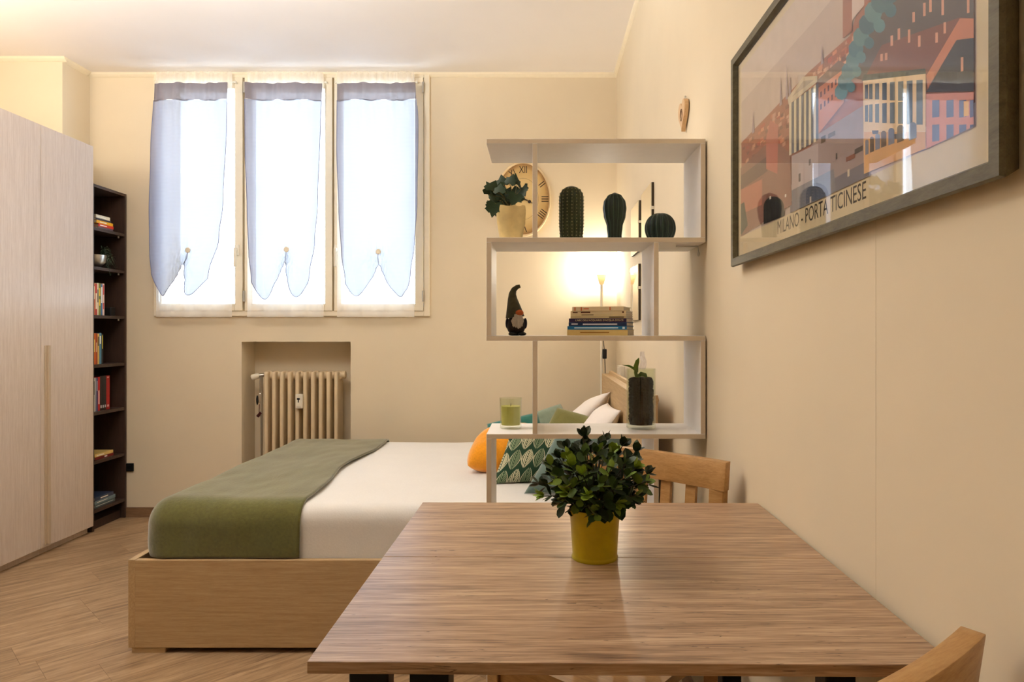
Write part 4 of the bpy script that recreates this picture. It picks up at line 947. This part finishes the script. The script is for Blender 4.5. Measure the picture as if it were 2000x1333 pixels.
# ------------------------------------------------------------------ framed poster
XP = 0.476; FO = (0.717, 1.727, 1.3586, 1.874); FW = 0.026
ps = thing('framed_poster', 'large framed city poster under glass on the wall above the table', 'picture', (XR - 0.014, 1.222, FO[2]))
M_frame = wood('frame_green_wood', [(66, 58, 36), (88, 80, 54), (104, 96, 68)], (14, 3, 14), 5, 0.45)
M_frame2 = plain('frame_lip', (58, 44, 22), 0.5)
y0, y1, z0, z1 = FO
def bar(a, c, e, f, axis):
    prof = [(XR - 0.001, 0.012), (XP + 0.006, 0.001), (XP, 0.003), (XP, FW - 0.006), (XP + 0.012, FW), (XR - 0.001, FW)]
    mb = MB(); vs = []
    if axis == 'y':      # horizontal bar at z=e, growing towards f (sign)
        for yy, inset in ((a, 1), (c, -1)):
            for x, d in prof: vs.append((x, yy + inset * d, e + f * d))
    else:
        for zz, inset in ((a, 1), (c, -1)):
            for x, d in prof: vs.append((x, e + f * d, zz + inset * d))
    k = len(prof); mb.add(vs, [tuple(range(k)), tuple(range(2 * k - 1, k - 1, -1))] + [(i, (i + 1) % k, k + (i + 1) % k, k + i) for i in range(k)])
    return mb
for args in ((y0, y1, z0, 1, 'y'), (y0, y1, z1, -1, 'y'), (z0, z1, y0, 1, 'z'), (z0, z1, y1, -1, 'z')):
    bar(*args).build('frame_bar', M_frame, ps)
XM = XP + 0.0125
MB().box(XM, XM + 0.004, y0 + FW - 0.004, y1 - FW + 0.004, z0 + FW - 0.004, z1 - FW + 0.004).build('mount_board', plain('poster_paper', (226, 208, 170), 0.9, var=0.02), ps)
# flat print: coloured shapes, positions read as (u, v) in 0..1 on the picture area
PY0, PY1, PZ0, PZ1 = 1.677, 0.7765, 1.4295, 1.832
pr = MB(); pmats = []; pidx = {}
def pcol(c):
    if c not in pidx: pidx[c] = len(pmats); pmats.append(plain('print_%02x%02x%02x' % c, tuple(min(255, int(v * 1.12)) for v in c), 0.9, var=0.05, scale=25))
    return pidx[c]
layer = [0]
def shape(pts, c, px=False):
    layer[0] += 1; x = XM - 0.00002 * layer[0] * 0.25 - 0.0001; vs = []
    for a, e in pts:
        if px:
            yy = XM * F / (a - CX); zz = H - (e - CY) / F * yy
        else: yy = PY0 + (PY1 - PY0) * a; zz = PZ0 + (PZ1 - PZ0) * e
        yy = min(max(yy, PY1), PY0); zz = min(max(zz, PZ0), PZ1); vs.append((x, yy, zz))
    pr.add(vs, [tuple(range(len(vs)))], pcol(c))
R_ = random.Random(21)
shape([(0, 0), (1, 0), (1, 1), (0, 1)], (186, 168, 158))
shape([(0, 0.80), (0.5, 0.80), (1, 0.85), (1, 1), (0, 1)], (200, 184, 172))
def pxs(pts, c): shape(pts, c, True)
pxs([(1447, 280), (1500, 225), (1580, 140), (1660, 70), (1700, -60), (1905, -60), (1905, 200), (1700, 300), (1447, 400)], (150, 92, 72))
for k in range(300):               # many little roofs and walls climbing the hill
    t = R_.random(); x = 1450 + t * 230; ytop = 285 - (x - 1447) * 1.02; y = ytop + R_.random() * 85
    s_ = 3 + 8 * t * R_.random() + 2; c = R_.choice([(176, 104, 78), (196, 128, 98), (150, 84, 66), (206, 158, 128), (166, 76, 60), (188, 140, 118), (120, 74, 62)])
    pxs([(x, y), (x + s_, y - s_ * 0.8), (x + s_, y + s_ * 0.5), (x, y + s_ * 1.1)], c)
for x, h in ((1470, 45), (1524, 60), (1536, 70), (1542, 50), (1605, 40)):
    yb_ = 262 - (x - 1470) * 1.0; pxs([(x, yb_), (x + 2, yb_ - h), (x + 5, yb_ - 4)], (150, 132, 138))
pxs([(1648, 75), (1648, -60), (1666, -60), (1666, 62)], (150, 98, 82)); pxs([(1666, 40), (1666, -60), (1690, -60), (1690, 10)], (206, 186, 176)); pxs([(1690, 40), (1690, -60), (1700, -60), (1700, 30)], (160, 100, 80))
pxs([(1595, 160), (1640, 118), (1662, 130), (1655, 185), (1600, 200)], (112, 84, 72)); pxs([(1600, 172), (1650, 135), (1650, 200), (1600, 262)], (190, 122, 92))
for k in range(6):
    for q in range(2): x = 1604 + k * 7.2; y = 180 - k * 6 + q * 24; pxs([(x, y), (x + 3, y - 2), (x + 3, y + 9), (x, y + 11)], (92, 58, 52))
# paved square
pxs([(1560, 330), (1600, 262), (1690, 205), (1690, 352), (1600, 420)], (146, 128, 126)); pxs([(1545, 395), (1700, 312), (1700, 352), (1545, 428)], (104, 100, 112))
# buildings at the lower end of the square, arches
pxs([(1447, 330), (1510, 270), (1545, 300), (1548, 400), (1447, 462)], (132, 92, 80)); pxs([(1447, 345), (1500, 305), (1500, 335), (1447, 372)], (96, 74, 68))
pxs([(1447, 372), (1490, 350), (1490, 400), (1447, 420)], (170, 108, 88)); pxs([(1506, 235), (1522, 245), (1520, 340), (1498, 330), (1498, 270)], (170, 98, 84))
pxs([(1548, 305), (1600, 280), (1600, 350), (1548, 372)], (172, 158, 158)); pxs([(1548, 372), (1630, 330), (1635, 395), (1550, 428)], (112, 112, 122))
def arch(xc, yb_, w, h, c):
    pts = [(xc - w, yb_ + w * 0.4)] + [(xc - w * cos(pi * i / 12), yb_ - h + -w * 1.0 * sin(pi * i / 12)) for i in range(13)] + [(xc + w, yb_ - w * 0.4)]; pxs(pts, c)
arch(1513, 430, 20, 26, (26, 24, 26)); arch(1598, 390, 22, 10, (78, 84, 100))
pxs([(1447, 400), (1455, 395), (1462, 440), (1450, 458), (1447, 458)], (52, 66, 58))
# temple front with columns
pxs([(1540, 192), (1570, 150), (1598, 148), (1598, 160), (1542, 205)], (196, 182, 158)); pxs([(1548, 190), (1571, 158), (1592, 156)], (170, 156, 140))
for k in range(6):
    x = 1543 + k * 9.6; w = 4.6; pxs([(x, 204 - k * 7), (x + w, 200 - k * 7), (x + w, 302 - k * 5), (x, 304 - k * 5)], (206, 194, 166)); pxs([(x + w, 201 - k * 7), (x + 9.6, 197 - k * 7), (x + 9.6, 298 - k * 5), (x + w, 301 - k * 5)], (92, 96, 108))
# great roofs and teal trees
pxs([(1662, 150), (1690, 60), (1740, -20), (1800, -60), (1905, -60), (1905, 60), (1700, 160)], (84, 74, 72))
for (x, y, r) in ((1645, 180, 13), (1652, 160, 14), (1660, 140, 15), (1668, 118, 14), (1674, 96, 15), (1684, 72, 16), (1696, 48, 17), (1708, 24, 18), (1722, 4, 19), (1738, -14, 20), (1664, 170, 9), (1676, 140, 9), (1684, 112, 10), (1700, 84, 10), (1720, 50, 12), (1742, 20, 12)):
    pxs([(x + r * cos(2 * pi * i / 9), y + r * sin(2 * pi * i / 9) * 1.2) for i in range(9)], R_.choice([(62, 110, 122), (48, 92, 106), (80, 124, 130), (56, 100, 110)]))
pxs([(1690, 155), (1725, 88), (1878, 34), (1905, 36), (1905, 100), (1812, 146)], (118, 72, 60)); pxs([(1812, 148), (1878, 36), (1905, 36), (1905, 78), (1870, 80), (1815, 172)], (190, 122, 94))
pxs([(1686, 158), (1690, 146), (1810, 134), (1812, 144)], (58, 66, 62)); pxs([(1812, 180), (1872, 78), (1905, 74), (1905, 178)], (52, 52, 56))
pxs([(1688, 158), (1811, 144), (1811, 262), (1690, 340)], (222, 196, 158)); pxs([(1812, 184), (1905, 180), (1905, 250), (1812, 292)], (202, 140, 128))
pxs([(1690, 258), (1811, 258), (1811, 290), (1690, 340)], (206, 160, 112))
for (x, y, h) in ((1722, 120, 14), (1731, 118, 14), (1742, 90, 20), (1756, 78, 22), (1776, 84, 26), (1796, 92, 22), (1830, 84, 20), (1846, 66, 22), (1785, 44, 20), (1806, 32, 26), (1818, 24, 28), (1842, 30, 30), (1892, 26, 34), (1880, 140, 28)):
    pxs([(x, y), (x, y - h), (x + 5, y - h - 1), (x + 5, y - 1)], (206, 150, 124))
for k, x in enumerate((1692, 1700, 1712, 1726, 1741, 1757, 1774, 1793)):
    w = 6 + k * 0.9
    for q, (ya, yb_) in enumerate(((166, 193), (206, 238))):
        d_ = -k * 1.3; d2_ = k * 0.8; pxs([(x, ya + d_), (x + w, ya + d_ - 1), (x + w, yb_ + d2_), (x, yb_ + d2_)], (96, 108, 116) if k % 3 else (70, 84, 100))
for x in (1824, 1852, 1877, 1898):
    for ya, yb_ in ((196, 228), (244, 275)): pxs([(x, ya), (min(x + 14, 1905), ya - 1), (min(x + 14, 1905), yb_), (x, yb_ + 2)], (104, 112, 148))
pxs([(1886, 198), (1896, 197), (1896, 226), (1886, 228)], (226, 180, 110))
for k, x in enumerate((1696, 1706, 1717, 1729, 1744, 1762, 1786)): arch(x, 300 - k * 5 + 2, 3.2 + k * 0.7, 26, (92, 78, 70) if k % 2 else (112, 120, 140))
pxs([(1706, 255), (1719, 255), (1718, 262), (1707, 262)], (70, 70, 84)); pxs([(1750, 262), (1768, 260), (1767, 270), (1751, 272)], (70, 70, 84))
# carriages and walkers
for (x, y, w, h, c) in ((1606, 268, 9, 13, (60, 42, 40)), (1620, 262, 14, 9, (80, 62, 52)), (1635, 300, 3, 12, (50, 44, 46)), (1655, 308, 18, 9, (120, 62, 44)), (1672, 292, 16, 10, (54, 44, 44)), (1658, 332, 4, 14, (200, 190, 170)), (1562, 340, 4, 16, (70, 64, 66)), (1582, 312, 4, 12, (96, 84, 84)), (1584, 385, 3, 12, (200, 190, 176)), (1535, 380, 3, 6, (220, 214, 200)), (1505, 384, 3, 6, (220, 214, 200))):
    pxs([(x, y), (x + w, y - w * 0.5), (x + w, y + h - w * 0.5), (x, y + h)], c)
pr.build('print', pmats, ps, fix=False)
vs, fs = text_mb('MILANO - PORTA TICINESE', 0.030, 0.385)
tx = MB(); yc = XM * F / (1605 - CX) ; 
ya, yb_ = XM * F / (1519 - CX), XM * F / (1692 - CX); wv = max(v.x for v in vs) - min(v.x for v in vs); x0v = min(v.x for v in vs); h_ = max(v.y for v in vs) - min(v.y for v in vs)
zc_ = (PZ0 + z0 + FW) / 2 + 0.0035
tx.add([(XM - 0.0003, ya + (yb_ - ya) * (v.x - x0v) / wv, zc_ + v.y * 0.030 / h_ * 0.9) for v in vs], fs).build('title', plain('poster_ink', (64, 56, 50), 0.9), ps, fix=False)
MB().box(XM - 0.0042, XM - 0.0030, y0 + FW - 0.003, y1 - FW + 0.003, z0 + FW - 0.003, z1 - FW + 0.003).build('picture_glass', M_pictureglass, ps)

# ------------------------------------------------------------------ dining table
TZ = 0.809; TT = 0.0150
tb = thing('dining_table', 'wood-effect square drop-leaf dining table by the wall', 'table', (0.115, 1.20, 0))
rot = -0.012
def leaf(ya, yb_, name='table_leaf'):
    a = MB().box(-0.385, 0.380, ya, yb_, TZ - TT, TZ)
    for v in a.v:
        x, y = v.x, v.y; v.x = 0.115 + x * cos(rot) - y * sin(rot); v.y = 1.205 + x * sin(rot) + y * cos(rot)
    return a.build(name, M_table, tb, bevel=0.0012)
leaf(0.0008, 0.385); leaf(-0.385, -0.0008)
ap = MB().box(-0.20, 0.40, 1.02, 1.04, TZ - TT - 0.07, TZ - TT).box(-0.20, 0.40, 1.38, 1.40, TZ - TT - 0.07, TZ - TT); ap.build('apron', M_blacksteel, tb)
for x in (-0.225, -0.145):
    for y in (0.92,) : MB().box(x - 0.026, x + 0.026, y, y + 0.04, 0, TZ - TT).build('leg', M_blacksteel, tb, bevel=0.003)
for x, y in ((-0.2, 1.44), (0.40, 0.92), (0.40, 1.44)): MB().box(x - 0.02, x + 0.02, y, y + 0.04, 0, TZ - TT).build('leg', M_blacksteel, tb, bevel=0.003)

# plant in the yellow pot
tx_, ty_ = 0.097, 1.205
pp = thing('potted_plant', 'bushy green plant in a mustard yellow metal pot on the table', 'potted plant', (tx_, ty_, TZ))
M_pot = plain('mustard_metal', (176, 156, 8), 0.36, metal=0.3, var=0.06, scale=60)
MB().lathe([(0.0375, 0.002), (0.0395, 0.0), (0.0402, 0.003), (0.0388, 0.006), (0.0385, 0.008), (0.0432, 0.080), (0.0445, 0.084), (0.0435, 0.087), (0.0418, 0.084), (0.0375, 0.012), (0.001, 0.010)], 48, (tx_, ty_, TZ)).build('pot', M_pot, pp, smooth=40)
MB().lathe([(0.001, 0.078), (0.0415, 0.076)], 24, (tx_, ty_, TZ), caps=False).build('soil', plain('soil', (40, 30, 22)), pp)
def leafmat():
    t = NT('boxwood_leaf'); oi = t.n('ShaderNodeObjectInfo')
    col = t.ramp(oi.outputs['Random'], [(0.0, lin((38, 54, 22))), (0.5, lin((58, 80, 30))), (0.78, lin((86, 112, 42))), (1.0, lin((140, 166, 62)))])
    f = t.noise(t.coord(), 3.0, 3); col = t.mix(t.m1('MULTIPLY', f, 0.35), col, (*lin((30, 44, 22)), 1))
    m = t.base(col, 0.5, 0, 0.3); return m
M_box = leafmat()
lfm = MB(); oval_ = [(0, 0), (0.24, 0.20), (0.36, 0.50), (0.27, 0.78), (0, 1.0), (-0.27, 0.78), (-0.36, 0.50), (-0.24, 0.20)]
lfm.add([(0, 0.5, 0.0)] + [(x, y, 0.16 * abs(x) + 0.10 * y * y) for x, y in oval_], [(0, 1 + i, 1 + (i + 1) % 8) for i in range(8)])
lp0 = lfm.build('leaf', M_box, pp, local=True, smooth=60, fix=False)
rs = random.Random(8); stm = MB(); extra = MB(); count = 0
cen = Vector((0, 0, 0.138))
M_tip = plain('boxwood_tip', (128, 152, 50), 0.5, var=0.25, scale=2.0, spec=0.3)
lp1 = lfm.build('leaf', M_tip, pp, local=True, smooth=60, fix=False); ntip = 0
def put_leaf(p, d, roll, s_, tip=False):
    global count, ntip
    q = d.to_track_quat('Y', 'Z').to_matrix().to_4x4() @ Matrix.Rotation(roll, 4, 'Y')
    M = Matrix.Translation(p) @ q @ Matrix.Scale(s_, 4)
    if count < 298:
        if tip: o = lp1 if ntip == 0 else copyobj(lp1, pp); ntip += 1
        else: o = lp0 if count - ntip == 0 else copyobj(lp0, pp)
        o.matrix_basis = M
    else:
        extra.add([M @ v for v in lfm.v], lfm.f)
    count += 1
sprigs = []
for k in range(74):
    # even directions over the upper dome
    zf = 1 - 1.72 * (k + 0.5) / 74; a = k * 2.39996; r = sqrt(max(0, 1 - zf * zf))
    d = Vector((r * cos(a), r * sin(a), zf)); ln = rs.uniform(0.80, 1.22)
    tip = cen + Vector((d.x * 0.083, d.y * 0.083, d.z * 0.060)) * ln
    sprigs.append((tip, d))
sprigs.sort(key=lambda s: s[0].y)      # those turned to the room first
for tip, d in sprigs:
    b0 = Vector((d.x * 0.02, d.y * 0.02, 0.078)); mid = b0 * 0.4 + tip * 0.6 + Vector((0, 0, 0.012))
    stm.tube([b0, mid, tip], 0.0010, 4)
    ax = (tip - mid).normalized(); side = ax.cross(Vector((0.3, 0.2, 1))).normalized(); oth = ax.cross(side)
    for ring, (tt, sp, sz) in enumerate(((1.0, 0.60, 0.021), (0.80, 1.05, 0.025), (0.52, 1.25, 0.025))):
        n_ = 3 if ring == 0 else 3
        base_ = b0.lerp(tip, tt) if ring == 2 else mid.lerp(tip, {0: 1.0, 1: 0.55}[ring])
        a0 = rs.uniform(0, 6.28); bright = ring == 0 and rs.random() < 0.42; n_ = 5 if bright else 3
        for q in range(n_):
            aa = a0 + q * 2 * pi / n_; rad_ = side * cos(aa) + oth * sin(aa); dd = (ax * cos(sp) + rad_ * sin(sp)).normalized()
            put_leaf(base_, dd, rs.uniform(-0.7, 0.7), sz * rs.uniform(0.75, 1.1), bright)
sm_ = MB(); sm_.v = [v + pp.location for v in stm.v]; sm_.f = stm.f; sm_.mi = stm.mi; sm_.build('stems', plain('box_stem', (62, 56, 30)), pp)
ex = MB(); ex.v = [v + pp.location for v in extra.v]; ex.f = extra.f; ex.mi = extra.mi; ex.build('foliage', plain('inner_leaf', (34, 50, 24), 0.4, var=0.3, scale=40), pp, kind='stuff', fix=False)

# ------------------------------------------------------------------ chairs
def chair(label, loc, rz):
    """local frame: sitter faces -y; backrest at y=+0.20; top at z=0.88"""
    t = thing('dining_chair', label, 'chair', (loc[0], loc[1], 0), rz, 'oak chairs at the dining table')
    W = 0.215; ZT = 0.88
    def yb(z): return 0.19 + max(0, z - 0.42) * 0.11
    def curve(x): return -0.020 * (x / W) ** 2
    seat = MB(); n_ = 14
    def sp(u, v, z): 
        x = (u - 0.5) * 2 * (0.20 + 0.015 * (1 - v)); return (x, -0.21 + v * 0.40, z - 0.012 * (1 - (2 * u - 1) ** 2) * (1 - (2 * v - 1) ** 2))
    seat.grid(n_, n_, lambda u, v: sp(u, v, 0.450)); seat.grid(n_, n_, lambda u, v: (sp(u, v, 0.425)[0], sp(u, v, 0.425)[1], 0.425), flip=True)
    rimv = [(i / (n_ - 1), 0) for i in range(n_)] + [(1, i / (n_ - 1)) for i in range(1, n_)] + [(i / (n_ - 1), 1) for i in range(n_ - 2, -1, -1)] + [(0, i / (n_ - 1)) for i in range(n_ - 2, 0, -1)]
    k = len(rimv); seat.add([sp(u, v, 0.450) for u, v in rimv] + [sp(u, v, 0.425)[:2] + (0.425,) for u, v in rimv], [(i, (i + 1) % k, k + (i + 1) % k, k + i) for i in range(k)])
    so_ = seat.build('seat', M_chair, t, local=True, loc=(0, 0, 0)); weld(so_, 0.0004); so_.data.set_sharp_from_angle(angle=radians(40))
    for x in (-0.18, 0.18): MB().box(x - 0.018, x + 0.018, -0.20, -0.164, 0, 0.425).build('leg', M_chair, t, local=True, bevel=0.004)
    for x in (-0.19, 0.19):
        mb = MB(); vs = []
        for z in (0, 0.42, 0.60, ZT - 0.068):
            y = yb(z) + curve(x) * min(1, max(0, (z - 0.40) / 0.3)); 
            vs += [(x - 0.019, y - 0.012, z), (x + 0.019, y - 0.012, z), (x + 0.019, y + 0.016, z), (x - 0.019, y + 0.016, z)]
        mb.add(vs, [(0, 3, 2, 1), (12, 13, 14, 15)] + [(j * 4 + i, j * 4 + (i + 1) % 4, (j + 1) * 4 + (i + 1) % 4, (j + 1) * 4 + i) for j in range(3) for i in range(4)])
        mb.build('rear_post', M_chair, t, local=True, bevel=0.002)
    rl = MB(); n_ = 25; vs = []
    for i in range(n_):
        x = -W + 2 * W * i / (n_ - 1); c_ = curve(x)
        for y, z in ((-0.014, ZT - 0.070), (0.012, ZT - 0.070), (0.014, ZT), (-0.012, ZT)): vs.append((x, yb(z) + y + c_, z))
    rl.add(vs, [(0, 1, 2, 3), tuple((n_ - 1) * 4 + q for q in (3, 2, 1, 0))] + [(j * 4 + i, j * 4 + (i + 1) % 4, (j + 1) * 4 + (i + 1) % 4, (j + 1) * 4 + i) for j in range(n_ - 1) for i in range(4)])
    rl.build('top_rail', M_chair, t, local=True, bevel=0.0015, smooth=35)
    lr = MB(); vs = []
    for i in range(n_):
        x = -0.17 + 0.34 * i / (n_ - 1)
        for y, z in ((-0.010, 0.52), (0.010, 0.52), (0.010, 0.555), (-0.010, 0.555)): vs.append((x, yb(z) + y + curve(x) * 0.45, z))
    lr.add(vs, [(0, 1, 2, 3), tuple((n_ - 1) * 4 + q for q in (3, 2, 1, 0))] + [(j * 4 + i, j * 4 + (i + 1) % 4, (j + 1) * 4 + (i + 1) % 4, (j + 1) * 4 + i) for j in range(n_ - 1) for i in range(4)])
    lr.build('lower_rail', M_chair, t, local=True, smooth=35)
    for x in (-0.112, -0.037, 0.037, 0.112):
        y0_, y1_ = yb(0.55) + curve(x) * 0.45, yb(ZT - 0.07) + curve(x); vs = []
        for y, z in ((y0_, 0.555), (y1_, ZT - 0.0695)): vs += [(x - 0.014, y - 0.006, z), (x + 0.014, y - 0.006, z), (x + 0.014, y + 0.006, z), (x - 0.014, y + 0.006, z)]
        MB().add(vs, [(0, 3, 2, 1), (4, 5, 6, 7)] + [(i, (i + 1) % 4, 4 + (i + 1) % 4, 4 + i) for i in range(4)]).build('slat', M_chair, t, local=True)
    for x in (-0.18, 0.18): MB().box(x - 0.010, x + 0.010, -0.165, 0.18, 0.20, 0.235).build('stretcher', M_chair, t, local=True)
    MB().box(-0.165, 0.165, -0.19, -0.172, 0.365, 0.425).build('seat_rail', M_chair, t, local=True)
    return t
def place(right_end, left_dir, facing, label):
    """put the chair so that its rail end sits at right_end; facing is the unit vector the sitter looks along"""
    f = Vector((*facing, 0)).normalized(); ang = math.atan2(f.y, f.x) + pi / 2       # local -y -> facing
    return f, ang
# far chair: turned towards the room, rail end close to the wall
def put_chair(label, end_xy, end_sign, face_deg):
    ang = radians(face_deg) + pi / 2
    loc_end = Vector((0.215 * end_sign, 0.19 + 0.46 * 0.11 - 0.020, 0)); e = Matrix.Rotation(ang, 3, 'Z') @ loc_end
    return chair(label, (end_xy[0] - e.x, end_xy[1] - e.y), ang)
put_chair('slatted oak dining chair between the table and the shelf unit', (0.464, 1.705), 1, 229)
put_chair('slatted oak dining chair at the table corner under the poster', (0.466, 0.748), -1, 123)

# ------------------------------------------------------------------ lamps that the frame does not show
cl = thing('fill_lamp', 'added white dish-shaped fill light hung out of view, shining upwards', 'fill lamp', (-1.55, 2.0, ZC - 0.50))  # unseen lamp added as main fill; its dish sends the light to the ceiling
MB().lathe([(0.06, 0.50), (0.06, 0.52)], 24, cl.location).lathe([(0.006, 0.02), (0.006, 0.50)], 8, cl.location).build('mount', M_white_plastic, cl)
MB().lathe([(0.001, 0.0), (0.10, 0.008), (0.20, 0.05), (0.26, 0.10), (0.255, 0.10), (0.195, 0.055), (0.10, 0.014), (0.001, 0.008)], 36, cl.location, caps=False).build('dish', M_white_enamel, cl, smooth=60)
light('fill_lamp_light', (-1.55, 2.0, ZC - 0.42), LAMP_FILL, 0.07, cl)
wl = thing('uplighter', 'small uplighter bowl on top of the wardrobe', 'lamp', (-3.0, 2.8, ZW))
MB().lathe([(0.06, 0), (0.05, 0.015), (0.02, 0.03), (0.09, 0.09), (0.085, 0.09), (0.015, 0.035), (0.001, 0.034)], 28, wl.location).build('bowl', M_white_plastic, wl, smooth=50)
light('uplighter_light', (-3.0, 2.8, ZW + 0.13), LAMP_WARDROBE, 0.20, wl, (1.0, 0.92, 0.78))
